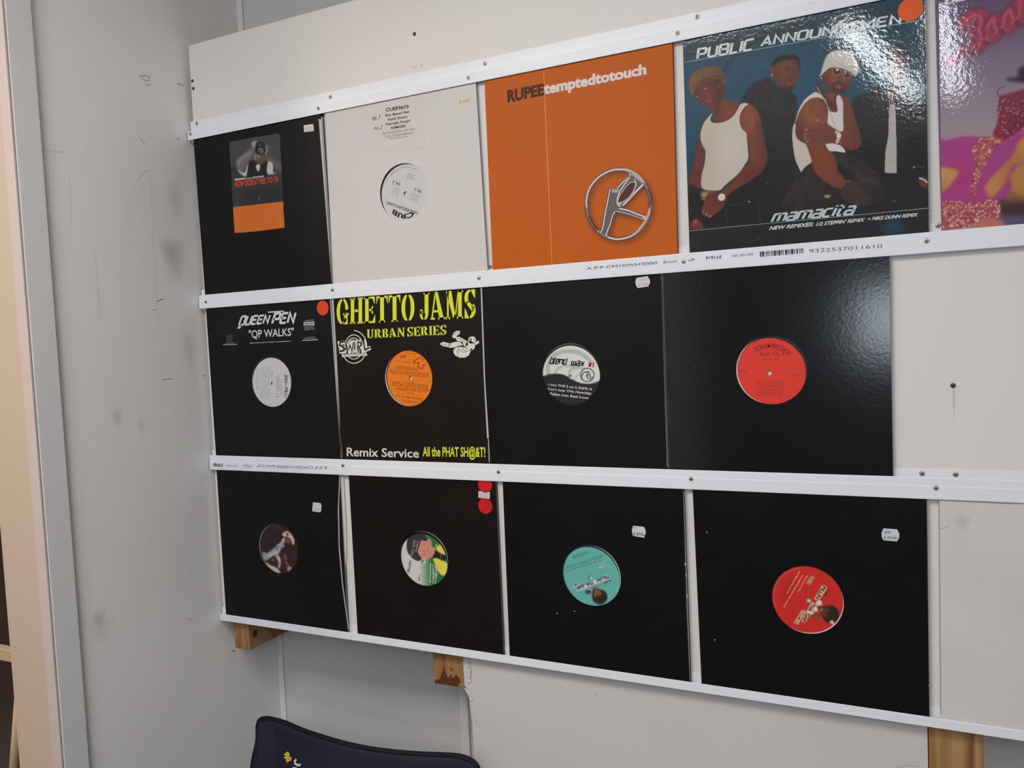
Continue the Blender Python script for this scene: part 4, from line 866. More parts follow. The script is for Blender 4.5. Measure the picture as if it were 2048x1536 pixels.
cv.fill("1500 200 1070 420 960 600 860 720 720 860 640 960 625 1020 700 1122 780 1040 860 940 920 780 1000 720 1500 600", (190, 134, 76), 2, crop='D6'); cv.fill("900 720 1000 620 1080 560 940 760 860 940 800 1020", (150, 80, 44), 6, .8, crop='D6')
cv.fill("1500 660 1060 720 960 800 900 900 900 1060 840 1140 800 1300 1500 1360", (182, 124, 66), 2, crop='D6'); cv.stroke("930 1060 990 1070", 22, (104, 54, 34), 4, .8, crop='D6'); cv.fill("800 1140 1500 1180 1500 1400 780 1340", (40, 24, 30), 8, .9, crop='D6')
cv.fill("860 960 900 900 930 1000 860 1080 780 1140 720 1140", (160, 62, 130), 2, crop='D6')
cv.fill("780 1350 1500 1320 1500 1450 780 1450", (84, 72, 120), 5, crop='D6'); cv.fill("500 1440 560 1350 700 1330 820 1380 830 1450", (190, 110, 90), 2, crop='D6')
B1 = "490 520 560 440 640 418 830 455 820 490 700 600 660 680 600 800 560 900 520 1090 460 1040 480 880 520 740 480 600"; B2 = "95 1180 300 1150 560 1160 660 1135 760 1150 800 1200 780 1330 600 1350 480 1430 95 1460"
for B_ in (B1, B2): cv.fill(B_, (162, 74, 84), 1, crop='D6')
cA = cv.clipmask(B1, 'D6'); cB = cv.clipmask(B2, 'D6'); rnd = random.Random(5)
for k in range(520):
    if k < 200: a, b, cl = rnd.uniform(450, 830), rnd.uniform(420, 1090), cA
    else: a, b, cl = rnd.uniform(95, 800), rnd.uniform(1135, 1450), cB
    cv.dot(a, b, rnd.uniform(5, 14), rnd.choice(((226, 176, 172), (210, 140, 146), (120, 44, 60), (232, 196, 186), (196, 130, 90))), 0, .85, crop='D6', clip=cl)
for s_ in ("800 450 700 470 640 560 590 700 540 880", "240 1370 360 1290 420 1250"): cv.stroke(s_, 26, (190, 120, 76), 2, .8, crop='D6')
cD = cv.clipmask("790 0 1400 -60 1400 300 900 440 770 430", 'D6')
for k in range(220): cv.dot(rnd.uniform(770, 1200), rnd.uniform(-20, 440), rnd.uniform(4, 12), rnd.choice(((190, 90, 110), (210, 140, 150), (84, 24, 44), (150, 40, 70))), 0, .7, crop='D6', clip=cD)
pr = cv.build('cover_print', M_printg, o)
letters('lettering', [("DES", ('F', .05, .15), 'C5', "262 28 405 -2 403 -28 262 0", (214, 206, 206), 1)], o)

# ===== middle row
o, _ = sleeve(2, (412, 619), (432, 911), (660.5, 598), (680.5, 915), BK1, 'black sleeve with a white slanted title across its top and a red dot', (542.3, 762.8), (.8, -.6))
W_ = (214, 211, 214)
flat('sticker_panel', [F('A2', "160 240 940 190 985 500 180 545")], mat('black_sticker', alb((25, 24, 26)), .42, .15), o, 1)
letters('lettering', [("QUEEN", ('T', .24, .22, .2), 'A2', "330 385 590 362 600 262 350 270", W_), ("PEN", ('T', .24, .22, .2), 'A2', "598 362 800 352 802 240 610 244", W_), ("", ('LINE', .0022), 'A2', "575 254 700 245", W_),
  ('"QP WALKS"', ('F', .012), 'A2', "426 470 780 450 778 374 424 396", W_), ("", ('GREEK', 1), 'A2', "432 502 755 486 755 478 432 494", (190, 188, 190)), ("", ('LINE', .0012), 'A2', "432 498 755 482", (200, 198, 200)),
  ("", ('LINE', .0012), 'A2', "222 511 330 506", (200, 198, 200)), ("", ('LINE', .0009), 'A2', "240 497 312 493", (150, 148, 150)), ("", ('LINE', .0014), 'A2', "846 476 967 470", (200, 198, 200)), ("", ('LINE', .0009), 'A2', "862 462 952 457", (150, 148, 150)), ("", ('LINE', .0007), 'A2', "866 452 946 447", (120, 118, 120)),
  ("", ('GREEK', 4), 'A2', "858 400 944 392 942 360 858 366", (150, 148, 150)), ("", ('POLY',), 'A2', "856 332 940 326 942 356 857 360", (186, 184, 186)), ("", ('GREEK', 1), 'A2', "862 326 938 320 938 306 862 312", (160, 158, 160)), ("", ('POLY',), 'A2', "248 432 296 430 298 482 250 484", (58, 57, 58))], o)
letters('lettering', [("ADVISORY", ('F', .02), 'A2', "860 356 938 350 938 333 860 338", (50, 50, 52))], o, layer=4)
round_sticker(o, 645.4, 616, .0136, (216, 72, 40), 'red-orange round sticker')
worn(o, [('A2', "1062 150 1070 150 1112 700 1160 1395 1150 1395 1104 760")], (168, 164, 160))
_, lb = record((544.4, 766.9), 'record with white label and grey sideways text under the slanted white title', rgb=(204, 201, 203))
letters('lettering', [("QUEEN", ('T', .2, .25, .18), 'A2', "700 742 700 835 725 835 738 742", (70, 68, 72)), ("PEN", ('T', .2, .25, .18), 'A2', "702 845 702 928 722 928 738 838", (70, 68, 72)), ('"QP WALKS"', ('F', 0), 'A2', "674 775 674 908 686 908 686 775", (110, 108, 112)),
  ("", ('GREEK', 3), 'A2', "640 745 640 880 668 880 668 745", (150, 148, 150)), ("SIDE A", ('F', 0), 'A2', "600 720 600 775 612 775 612 720", (130, 128, 130)), ("", ('GREEK', 5), 'A2', "515 680 515 950 590 950 590 680", (178, 176, 178)), ("12", ('F', 0), 'A2', "642 895 642 925 660 925 660 895", (110, 108, 112)), ("", ('GREEK', 2), 'A2', "480 690 480 880 508 880 508 690", (170, 168, 170))], lb, YR, 2)
flat('label_rim', [], M_paper, lb) if False else None

o, _ = sleeve(2, (665.5, 597), (683, 915), (961, 575), (977, 922), BK2, 'black sleeve with large yellow stencil title and orange label in its hole', (816.6, 756.6), (2.6, .9))
YE = (214, 222, 46); WH = (216, 212, 204)
letters('lettering', [("GHETTO", ('S',), 'B2', "92 352 706 322 704 108 92 150", YE), ("JAMS", ('S',), 'B2', "746 316 1186 300 1186 72 746 102", YE), ("URBAN", ('S',), 'B2', "330 460 630 447 628 374 330 390", YE), ("SERIES", ('S',), 'B2', "648 445 957 430 955 354 648 372", YE),
  ("Remix Service", ('F', .015), 'B2', "172 1388 740 1400 740 1330 172 1318", WH), ("All the PHAT SH@&T!", ('F', .02), 'B2', "770 1410 1262 1418 1262 1312 770 1308", YE)], o)
# the small crew logo and the somersaulting figure
lg = []
def ring_px(c, cx, cy, r0x, r0y, a0, a1, n=22): return " ".join("%.1f %.1f" % (cx + r0x * math.cos(math.radians(a0 + (a1 - a0) * k / n)), cy - r0y * math.sin(math.radians(a0 + (a1 - a0) * k / n))) for k in range(n + 1))
for cx, cy, rx, ry, a0, a1 in ((255, 290, 165, 210, 90, -270), (250, 290, 120, 160, -360, 0), (247, 290, 92, 118, 0, 360)): 
    lg.append(("", ('LINE', .0016), 'D8', ring_px('D8', cx, cy, rx, ry, a0, a1) if a0 != 90 else ring_px('D8', 245, 285, 175, 212, 88, -2) + " " + ring_px('D8', 250, 300, 165, 205, -8, -170), WH))
lg.append(("", ('POLY',), 'D8', ring_px('D8', 235, 285, 75, 90, 0, 350), (196, 192, 184)))
letters('logo', lg, o, layer=2)
letters('logo_backing', [("", ('LINE', .0075), 'D8', "125 230 60 240 70 290 130 310 120 350 55 350", WH), ("", ('LINE', .0075), 'D8', "140 300 190 350 235 240 280 230 290 340 330 240 370 350 395 215 400 330 470 300", WH), ("", ('POLY',), 'D8', "90 392 418 372 428 404 95 424", WH)], o, layer=3)
letters('logo_word', [("", ('LINE', .0034), 'D8', "122 218 70 225 62 265 120 300 118 335 60 352", (34, 29, 26)), ("", ('LINE', .0026), 'D8', "150 250 165 350 200 270 225 345 245 225", (34, 29, 26)), ("", ('LINE', .0026), 'D8', "262 225 262 325", (34, 29, 26)),
  ("", ('LINE', .0026), 'D8', "300 345 305 225 345 235 345 275 308 290 350 345", (34, 29, 26)), ("", ('LINE', .003), 'D8', "375 200 398 330 460 296", (34, 29, 26)), ("RECORDS", ('F', .01), 'D8', "118 412 405 392 403 376 116 396", (110, 104, 98))], o, layer=4)
GR = (196, 194, 184)
fg = [("1565 330 1590 300 1640 290 1700 290 1760 330 1790 350 1770 400 1720 430 1650 432 1590 405 1568 370", WH), ("1500 300 1520 240 1600 220 1680 220 1700 260 1600 290 1560 300", WH), ("1392 240 1430 222 1510 240 1495 292 1430 280 1395 262", WH),
      ("1545 150 1580 90 1620 74 1655 84 1645 120 1610 140 1600 178 1560 170", WH), ("1605 160 1640 155 1740 210 1760 260 1720 290 1660 230 1600 195", WH), ("1740 220 1790 210 1850 240 1850 290 1830 330 1780 340 1720 290", WH), ("1760 200 1770 165 1810 150 1850 160 1865 200 1850 240 1800 245 1765 235", WH), ("1845 240 1880 210 1905 212 1900 240 1860 265", WH), ("1790 310 1832 325 1790 345", WH)]
letters('logo_figure', [("", ('POLY',), 'D8', s_, c_) for s_, c_ in fg], o, layer=2)
letters('logo_outline', [("", ('LINE', .0007), 'D8', s_, (70, 64, 60)) for s_ in ("1640 230 1620 280 1640 330 1700 360 1750 350", "1700 290 1690 320 1740 350", "1600 360 1650 320", "1620 420 1625 350", "1530 240 1520 290", "1410 250 1450 262 1480 262", "1570 140 1590 110 1630 95", "1620 165 1700 215 1740 260", "1775 170 1775 235", "1800 165 1790 200 1810 240", "1840 165 1850 230")] + [("", ('POLY',), 'D8', "1785 185 1800 178 1808 205 1795 212", (40, 36, 34))], o, layer=3)
worn(o, [('B2', "1225 60 1236 60 1262 800 1290 1240 1276 1250 1250 760"), ('B2', "1284 1250 1290 1250 1298 1430 1290 1430"), ('B2', "52 150 66 150 90 560 132 1390 124 1390 84 640")], (186, 182, 178))
OR = (228, 122, 30)
_, lb = record((821.1, 756), 'record with orange label and dark upside-down track list under the yellow title', rgb=OR)
DR = (150, 60, 22)
letters('lettering', [("", ('GREEK', 1), 'D8', "1000 492 800 470 798 486 996 508", DR), ("", ('GREEK', 3), 'D8', "1110 570 790 525 760 580 1100 615", DR), ("", ('GREEK', 3), 'D8', "1258 640 722 585 720 645 1256 700", DR), ("", ('GREEK', 1), 'D8', "1050 755 950 742 948 756 1048 770", DR),
  ("", ('GREEK', 3), 'D8', "1240 795 730 735 722 800 1232 862", DR), ("", ('GREEK', 2), 'D8', "1230 858 790 818 800 860 1222 894", DR), ("", ('GREEK', 1), 'D8', "1050 900 950 890 948 908 1048 920", DR), ("Ghetto Jams 12", ('F', .01), 'D8', "1170 965 812 915 805 950 1160 1000", DR), ("", ('GREEK', 2), 'D8', "1110 1010 885 985 900 1020 1100 1040", DR),
  ("", ('LINE', .0018), 'D8', "1110 430 1040 480 1040 500 1110 500 1100 550 1130 575 1160 570 1160 530 1200 525", DR), ("", ('LINE', .0014), 'D8', "1110 430 1130 420 1170 470", DR), ("", ('POLY',), 'D8', "855 400 930 388 940 430 860 440", (190, 92, 26)), ("", ('GREEK', 1), 'D8', "1090 380 920 360 920 376 1085 396", DR)], lb, YR, 2)

o, _ = sleeve(2, (963.5, 574), (979.5, 922), (1322.5, 546), (1335.5, 934), BK4, 'black sleeve with grey and black wave label and a clipped price sticker', (1141.5, 748.3), (.3, -1.4))
sticker(o, 'G2', "1128 125 1206 112 1212 125 1222 140 1222 165 1212 172 1214 184 1136 196 1122 172 1120 150", (210, 206, 210), [("$ 19.95", ('F', .01), 'G2', "1142 190 1208 180 1206 160 1140 170", (170, 164, 172)), ("", ('GREEK', 1), 'G2', "1150 150 1200 142 1198 124 1150 130", (186, 180, 188))], lab='white price sticker with notched ends')
worn(o, [('G2', "1296 92 1302 92 1348 1446 1342 1446")], (150, 148, 146))
c = (1141.4, 753.8); cv = label_canvas(c, (214, 214, 212), 'E6')
G1, G2_ = (176, 180, 178), (190, 192, 190)
cv.stroke("240 760 250 560 360 360 560 270 740 258 940 290 1140 420 1260 560", 92, G1, 1); cv.stroke("400 740 480 640 640 590 800 610 960 620 1100 700", 60, G1, 1, .9); cv.stroke("720 800 740 700 820 640 900 640", 70, G1, 1, .9); cv.stroke("840 900 880 820 960 780", 70, (186, 196, 192), 1, .9)
cv.fill("60 860 140 820 280 775 420 765 560 780 680 830 800 900 920 960 1060 992 1220 990 1380 940 1500 900 1500 1600 60 1600", (34, 32, 33), 1)
cv.dot(1135, 795, 158, (214, 216, 212), 0)
cv.stroke(" ".join("%.0f %.0f" % (1135 + 150 * math.cos(t * .2618), 795 + 152 * math.sin(t * .2618)) for t in range(24)), 22, (24, 24, 24), 0, closed=True)
cv.stroke("1010 900 1010 820 1050 750 1120 720 1180 740 1130 760 1120 820 1150 880 1220 895", 20, (24, 24, 24), 0); cv.stroke("1130 860 1140 810 1200 780 1195 810 1200 850 1280 850", 20, (24, 24, 24), 0)
_, lb = record(c, 'record with grey and black wave label in the middle row', cv)
letters('lettering', [("blend", ('T', .21, .08, .22), 'E6', "262 545 665 572 690 412 300 380", (28, 27, 28)), ("wax", ('T', .21, .08, .22), 'E6', "750 580 1062 606 1085 478 765 452", (28, 27, 28)), ("#1", ('T', .2, .05, .25), 'E6', "1155 612 1278 626 1290 494 1165 484", (196, 40, 60)),
  ("I Got THE 5 on it DaMn it", ('F', .012), 'E6', "245 1034 1238 1150 1242 1082 250 990", (218, 215, 214)), ("Can't stop THe Humidity", ('F', .012), 'E6', "235 1145 1212 1265 1236 1185 240 1085", (218, 215, 214)), ("Fallen into Real Love", ('F', .012), 'E6', "285 1250 1150 1345 1165 1290 290 1192", (218, 215, 214))], lb, YR, 2)

o, _ = sleeve(2, (1326, 546), (1338.5, 935), (1779, 508), (1786, 952), M_gloss, 'shiny black sleeve with red label, reflecting the light at its right edge', (1542.4, 739.8), (2.6, 0))
_, lb = record((1538.6, 745.6), 'record with plain red label and arched black heading in the middle row', rgb=(222, 62, 50))
arc_text('lettering', 'SCREAM RECORDS', (1538.6, 745.6), .036, 120, 42, .0062, (110, 34, 28), lb, .005)
DR = (140, 44, 38)
letters('lettering', [("Remix VOL. 4", ('F', .005), 'H2', "675 712 822 712 822 686 675 686", DR), ("DJ Clue mix", ('F', 0), 'H2', "690 742 796 742 796 726 690 726", DR), ("SRVL-04", ('F', 0), 'H2', "542 808 595 810 595 798 542 796", DR), ("SIDE A", ('F', 0), 'H2', "868 838 910 838 910 826 868 826", DR), ("", ('GREEK', 7), 'H2', "650 955 822 958 830 862 645 860", (178, 52, 44))], lb, YR, 2)
worn(o, [('H2', "1471 110 1475 110 1480 760 1477 760"), ('H2', "66 205 74 205 112 1395 104 1395")], (112, 116, 120))

# ===== bottom row
o, P = sleeve(3, (433, 940), (452, 1228), (679, 946), (695, 1259), black_card('black_card_soft', (25, 25, 27)), 'black sleeve with dark red picture label and a bowed right edge, bottom left', (557, 1097.5), (1.5, -.8))
mb = MB()
for k, (c_, s_, y0) in enumerate((('A3', "982 160 1000 165 1020 360 1022 600 1000 560 985 420", -.0029), ('A3', "990 160 1010 166 1030 500 1036 760 1018 960 1040 1200 1058 1312 1050 1312 1020 1080 985 800 972 560 985 280", -.0024))):
    v = [U(a, b, y0) for a, b in F(c_, s_)]; mb.prism([(q.x, q.z) for q in v], y0, y0 + .0003)
mb.build('inner_paper_edge', M_paper, o)
worn(o, [('A3', "984 165 990 165 980 420 985 700 1010 980 1052 1308 1046 1308 1004 1000 978 720 972 430")], (176, 172, 168))
sticker(o, 'A3', "790 383 846 388 852 405 850 440 844 456 786 448 784 425 788 410", (208, 206, 206), [("", ('GREEK', 2), 'A3', "792 446 842 452 842 425 792 418", (170, 168, 168))], lab='white price sticker, unreadable')
c = (556.5, 1098.5); cv = label_canvas(c, (56, 28, 32), 'E2')
cv.fill("280 560 420 340 620 300 760 480 740 640 420 860 300 840", (36, 34, 42), 8); cv.fill("320 560 400 420 460 480 380 560", (84, 34, 42), 12, .9); cv.fill("520 320 600 260 740 260 820 340 720 360", (84, 32, 38), 12, .9); cv.fill("1000 900 1100 860 1120 1060 1020 1160", (52, 48, 56), 12, .8)
cv.fill("300 870 400 900 520 820 640 730 760 640 800 700 830 740 740 790 700 880 600 940 480 1020 400 1070 330 1080 300 980", (150, 156, 164), 3); cv.fill("420 960 560 880 700 860 640 940 500 1000", (196, 192, 190), 4, .8); cv.fill("620 720 720 650 800 600 820 640 700 720", (168, 166, 166), 2); cv.fill("740 600 800 540 830 550 790 640", (196, 186, 178), 1)
cv.fill("440 1060 560 960 640 1000 700 1100 660 1240 520 1180 440 1130", (58, 42, 40), 2); cv.fill("600 960 680 960 730 1080 700 1260 660 1240 680 1120", (200, 182, 168), 3); cv.fill("370 1110 480 1180 640 1260 720 1380 600 1350 460 1250 380 1160", (206, 184, 164), 2); cv.dot(545, 1060, 20, (196, 170, 160), 2)
cv.fill("760 450 860 380 920 400 1010 500 1050 620 1030 710 1000 690 960 580 900 520 800 510", (206, 188, 172), 2); cv.fill("850 450 900 420 910 470 880 490", (60, 30, 30), 2); cv.fill("820 600 880 560 960 600 980 660 920 680 840 640", (110, 74, 66), 4); cv.dot(880, 600, 40, (150, 112, 96), 4, .8)
for a, b in ((820, 960), (830, 1030), (840, 1110), (880, 1180), (920, 1250)): cv.stroke("%d %d %d %d %d %d" % (a - 40, b + 10, a, b - 20, a + 40, b + 30), 12, (196, 150, 140), 1, .9); cv.stroke("%d %d %d %d" % (a - 10, b + 30, a + 40, b - 10), 10, (170, 120, 112), 1, .9)
cv.fill("880 1240 960 1220 980 1270 900 1330", (196, 170, 160), 2, .8)
record(c, 'record with dark red picture label in the bottom-left sleeve', cv)

o, _ = sleeve(3, (697, 946), (715, 1261), (991, 957), (1007, 1303), BK3, 'black sleeve with green and white cartoon label and two red dots', (848.1, 1117), (-1.6, -1.6))
round_sticker(o, 970.0, 969.5, .0135, (204, 30, 32), 'upper red round sticker'); round_sticker(o, 970.5, 1012, .0135, (198, 28, 30), 'lower red round sticker')
sticker(o, 'B3', "1101 238 1190 248 1188 299 1102 290", (200, 198, 194), [("", ('GREEK', 2), 'B3', "1110 286 1182 294 1182 258 1110 250", (176, 172, 168))], lab='small white price sticker')
c = (846.7, 1123); cv = label_canvas(c, (206, 203, 201), 'E3')
X_ = cv.X - U(*F('E3', "640 1000")[0], YR).x; X2 = U(*F('E3', "900 1000")[0], YR).x - U(*F('E3', "640 1000")[0], YR).x
rp = np.clip(X_ / X2 + .15, 0, 1)[..., None]; cv.img = cv.img * (1 - rp) + np.array((38, 112, 56.)) * rp
cv.fill("340 560 350 420 380 350 480 300 600 270 700 290 750 340 770 430 700 440 640 480 620 700 680 760 620 830 540 830 470 790 400 720 360 650", (56, 48, 52), 1)
sk = "640 420 740 430 800 380 850 450 870 560 910 570 930 640 900 700 860 760 740 800 660 780 600 720 570 640 600 540"
cv.fill(sk, (206, 140, 122), 1); cv.fill("640 780 760 770 780 800 700 830", (206, 140, 122), 2)
for s_ in ("680 500 740 480", "700 520 730 560", "640 620 700 640 700 700", "650 700 690 720 740 700", "780 560 760 620 800 650", "800 440 850 520", "820 640 850 700"): cv.stroke(s_, 9, (150, 80, 70), 1)
cv.fill("940 560 1030 490 1090 560 1130 680 1140 715 1040 680 960 620", (222, 206, 76), 1, smooth=False); cv.fill("880 790 960 780 1060 820 1180 880 1180 1000 1130 1140 1040 1120 960 1030 920 900", (222, 208, 84), 1, smooth=False)
cv.fill("930 620 1040 700 1140 730 1160 820 1060 830 960 770 860 780 900 700", (44, 28, 28), 1, smooth=False); cv.stroke("1050 700 1040 800", 9, (180, 176, 160), 1); cv.dot(960, 960, 40, (200, 160, 100), 5, .7); cv.stroke("890 570 920 560 930 600", 14, (190, 170, 120), 1)
cv.dot(683, 850, 56, (206, 203, 201), 1)
_, lb = record(c, 'record with green and white cartoon face label in the bottom row', cv)
letters('lettering', [("FILLIN'", ('F', .03), 'E3', "400 1075 445 825 400 820 345 1065", (30, 26, 30)), ("THA GAP", ('F', .03), 'E3', "470 770 530 410 480 400 415 750", (206, 202, 200)), ("VOLUME 28", ('F', .02), 'E3', "545 665 590 435 562 430 515 655", (180, 176, 176)), ("SIDE A", ('F', .02), 'E3', "610 1250 625 1120 595 1115 575 1240", (50, 46, 50)),
  ("", ('GREEK', 3), 'E3', "960 1280 960 900 800 860 790 1280", (190, 206, 190)), ("", ('GREEK', 2), 'E3', "940 1310 990 1080 880 1060 860 1290", (190, 206, 190)), ("", ('LINE', .0016), 'E3', "950 490 945 530", (206, 210, 200))], lb, YR, 2)
letters('lettering', [("THA GAP", ('F', .0), 'E3', "466 766 526 414 486 404 421 750", (36, 32, 36))], lb, YR, 3)

o, _ = sleeve(3, (1005, 958), (1019, 1305), (1367, 974), (1381, 1361), black_card('black_card_a', (17, 14, 16)), 'black sleeve with turquoise label and a notched price sticker, bottom row', (1182.7, 1151), (-2.2, -1.2))
sticker(o, 'G3', "956 372 1028 380 1036 395 1040 412 1038 430 1030 436 1032 452 956 440 950 420 947 400", (210, 207, 206), [("$ 29.95", ('F', .02), 'G3', "958 438 1026 446 1026 422 958 414", (52, 48, 52)), ("FT", ('F', .01), 'G3', "958 394 980 396 980 382 958 380", (120, 116, 118))], lab='white price sticker reading $ 29.95')
worn(o, [('G3', "1290 140 1296 140 1322 900 1340 1410 1334 1410 1312 900 1304 620")], (120, 118, 118))
flat('paper_chip', [F('G3', s_) for s_ in ("1300 620 1310 622 1308 640 1300 636", "1306 690 1316 700 1310 720", "1312 830 1322 840 1316 860", "446 952 452 954 450 962 444 960", "560 940 568 940 566 948 560 946")], ink((190, 188, 186), .8), o, 2)
TQ = (98, 178, 168); c = (1180.5, 1155); cv = label_canvas(c, TQ, 'E4')
cv.fill("790 1040 900 1060 1010 1090 1060 1150 1072 1230 1040 1310 960 1365 880 1370 800 1320 760 1240 765 1140", (44, 34, 34), 1); cv.fill("800 1100 870 1060 940 1090 930 1180 860 1210 800 1190", (110, 66, 38), 4, .9)
for a, b in ((830, 1090), (885, 1110), (830, 1140), (925, 1150), (820, 1190)): cv.stroke("%d %d %d %d" % (a - 18, b + 8, a + 18, b - 8), 18, (226, 170, 90), 2, .85)
cv.fill("790 1000 830 1000 900 1060 820 1060 790 1080", (110, 84, 78), 2); cv.fill("640 1020 760 990 820 960 900 930 910 980 860 1010 760 1040 660 1050", (130, 132, 136), 3, .9); cv.fill("620 1110 640 1075 700 1070 740 1110 730 1150 640 1150", (66, 56, 58), 2); cv.stroke("640 1065 690 1058 735 1075", 12, (200, 204, 204), 1)
cv.fill("430 1060 1080 760 1120 800 1110 845 500 1085 450 1095", (222, 214, 214), 1, smooth=False); cv.fill("310 1000 560 900 575 935 340 1040", (222, 214, 214), 1, smooth=False); cv.fill("870 590 1010 520 1030 560 900 625", (214, 214, 214), 1, smooth=False); cv.dot(865, 1345, 20, (150, 140, 140), 3, .8)
_, lb = record(c, 'record with turquoise label and upside-down lettering in the bottom row', cv)
K = (24, 20, 24)
letters('lettering', [("FILLIN'", ('F', .04), 'E4', "1085 770 835 855 855 925 1112 835", K), ("THA", ('F', .04), 'E4', "785 890 630 945 650 1010 805 950", K), ("GAP", ('F', .04), 'E4', "590 955 440 1020 460 1080 612 1015", K), ("VOLUME 29", ('F', .02), 'E4', "562 905 318 985 330 1025 572 940", K), ("DMS", ('F', .02), 'E4', "1135 860 985 925 1000 955 1145 895", (50, 56, 56)), ("SIDE B", ('F', .02), 'E4', "1010 530 878 580 888 608 1020 560", K),
  ("", ('GREEK', 4), 'E4', "650 270 350 380 330 470 720 320", (50, 110, 104)), ("", ('GREEK', 6), 'E4', "960 350 200 600 220 710 1010 470", (60, 124, 118)), ("", ('GREEK', 3), 'E4', "965 365 200 620 215 690 1010 440", (150, 200, 190))], lb, YR, 2)

o, _ = sleeve(3, (1385, 975), (1403, 1366), (1853, 998), (1859, 1427), black_card('black_card_b', (19, 18, 21), .36), 'large black sleeve with red label and $ 29.99 price sticker, bottom row right', (1613.3, 1199.5), (-1.6, 1.6))
sticker(o, 'H3', "1250 297 1334 303 1342 318 1348 335 1346 355 1334 377 1250 370 1240 350 1238 325", (206, 205, 208), [("$ 29.99", ('F', .01), 'H3', "1252 362 1330 370 1332 350 1252 344", (60, 56, 62)), ("", ('POLY',), 'H3', "1252 312 1294 315 1294 330 1252 328", (130, 190, 204)), ("x.x", ('F', 0), 'H3', "1262 324 1290 327 1290 314 1262 312", (90, 120, 130))], lab='white price sticker reading $ 29.99 with a pale blue mark')
flat('dust_speck', [F('H3', s_) for s_ in ("162 316 170 318 168 328 162 326", "208 980 220 978 218 984 210 986", "1594 656 1600 658 1598 664", "1520 350 1526 352 1524 358", "1526 912 1532 914 1530 920", "1520 1260 1528 1262 1526 1268")], ink((150, 150, 152), .8), o, 2)
worn(o, [('H3', "1514 118 1518 118 1534 1440 1531 1440")], (100, 92, 84))
c = (1616.7, 1200.7); cv = label_canvas(c, (204, 42, 36), 'E5')
cv.stroke("660 150 500 190 340 290 230 430 175 600 165 760 200 880", 16, (240, 130, 112), 2, .8); cv.fill("230 500 460 300 520 320 420 560 330 760 260 860", (184, 40, 36), 16, .8)
cv.fill("1080 900 1200 880 1290 870 1370 920 1420 1010 1420 1100 1340 1215 1240 1215 1160 1180 1110 1110 1080 1030 1060 970", (44, 34, 28), 1); cv.fill("1080 930 1200 900 1220 1000 1180 1080 1120 1080 1070 1010", (92, 56, 36), 6, .9)
cv.stroke("1095 935 1080 980", 18, (220, 210, 196), 1); cv.stroke("1150 950 1165 960", 26, (170, 106, 64), 3, .8); cv.stroke("1115 1020 1130 1030", 26, (160, 100, 60), 3, .8); cv.stroke("1208 962 1228 966", 9, (196, 180, 160), 1); cv.stroke("1148 1070 1168 1074", 9, (196, 180, 160), 1)
cv.fill("1000 780 1060 770 1095 820 1080 870 1000 880 980 840", (222, 212, 196), 1); cv.fill("930 920 1000 880 1020 960 980 990 930 970", (222, 212, 196), 1); cv.fill("870 1030 920 980 945 1020 900 1050", (222, 212, 196), 1); cv.fill("1000 890 1080 890 1070 950 1020 950", (110, 60, 56), 2)
cv.fill("925 1060 960 1040 1040 1050 1040 1090 990 1130 930 1140", (104, 66, 46), 2); cv.dot(985, 1085, 12, (200, 170, 150), 1); cv.fill("1240 1190 1290 1160 1330 1210 1300 1230", (230, 214, 206), 1)
LB = (226, 206, 170)
cv.fill("1100 480 1195 520 1175 575 1020 790 945 745 1060 560", LB, 1, smooth=False); cv.fill("895 805 990 850 880 1030 770 1205 705 1180 800 980", LB, 1, smooth=False); cv.fill("715 960 780 985 630 1235 555 1210", LB, 1, smooth=False); cv.fill("885 305 940 325 860 470 800 445", LB, 1, smooth=False)
_, lb = record(c, 'record with red label, boxed diagonal lettering and dark figure, bottom row right', cv)
letters('lettering', [("FILLIN'", ('F', .04), 'E5', "1115 495 960 740 1015 785 1178 535", K), ("THA", ('F', .04), 'E5', "905 820 815 970 880 1000 975 850", K), ("GAP", ('F', .04), 'E5', "800 1010 715 1175 765 1198 865 1040", K), ("VOLUME 30", ('F', .02), 'E5', "722 975 570 1200 612 1222 765 990", K), ("DMS", ('F', .02), 'E5', "1200 560 1110 690 1160 720 1255 580", (130, 36, 34)),
  ("SIDE B", ('F', .03), 'E5', "890 318 815 440 850 458 925 330", K), ("", ('GREEK', 1), 'E5', "800 290 620 620 650 630 840 300", (240, 190, 160)), ("", ('GREEK', 1), 'E5', "730 250 350 900 375 915 765 265", (240, 190, 160)), ("", ('GREEK', 1), 'E5', "650 215 390 670 415 685 690 225", (240, 190, 160)), ("", ('GREEK', 5), 'E5', "520 300 250 720 420 780 620 420", (160, 38, 34))], lb, YR, 2)

# white sleeve at the lower right
o, _ = sleeve(3, (1877, 1000), (1881, 1432), (2440, 1030), (2446, 1506), mat('cream_card', alb((210, 205, 203)), .5, .3, bump=(50, .12, .002), var=(9, .5, alb((196, 190, 184)))), 'blank off-white sleeve at the lower right edge of the photo')
letters('crease', [("", ('LINE', .0007), 'I3', "206 260 230 258 262 246", (160, 156, 152)), ("", ('LINE', .0006), 'I3', "206 106 330 112 600 128", (150, 146, 143)), ("", ('LINE', .0007), 'I3', "208 105 212 570 218 1250", (120, 116, 112))], o, layer=2)
flat('worn_chip', [F('I3', s_) for s_ in ("210 570 216 570 214 578", "214 998 220 996 218 1004", "214 1100 219 1100 217 1108", "208 300 212 300 211 306")], ink((120, 110, 104)), o, 3)
smudge('finger_mark', 1925, 1045, .012, .012, (160, 152, 148), .3, o, 1, YF, .0002)

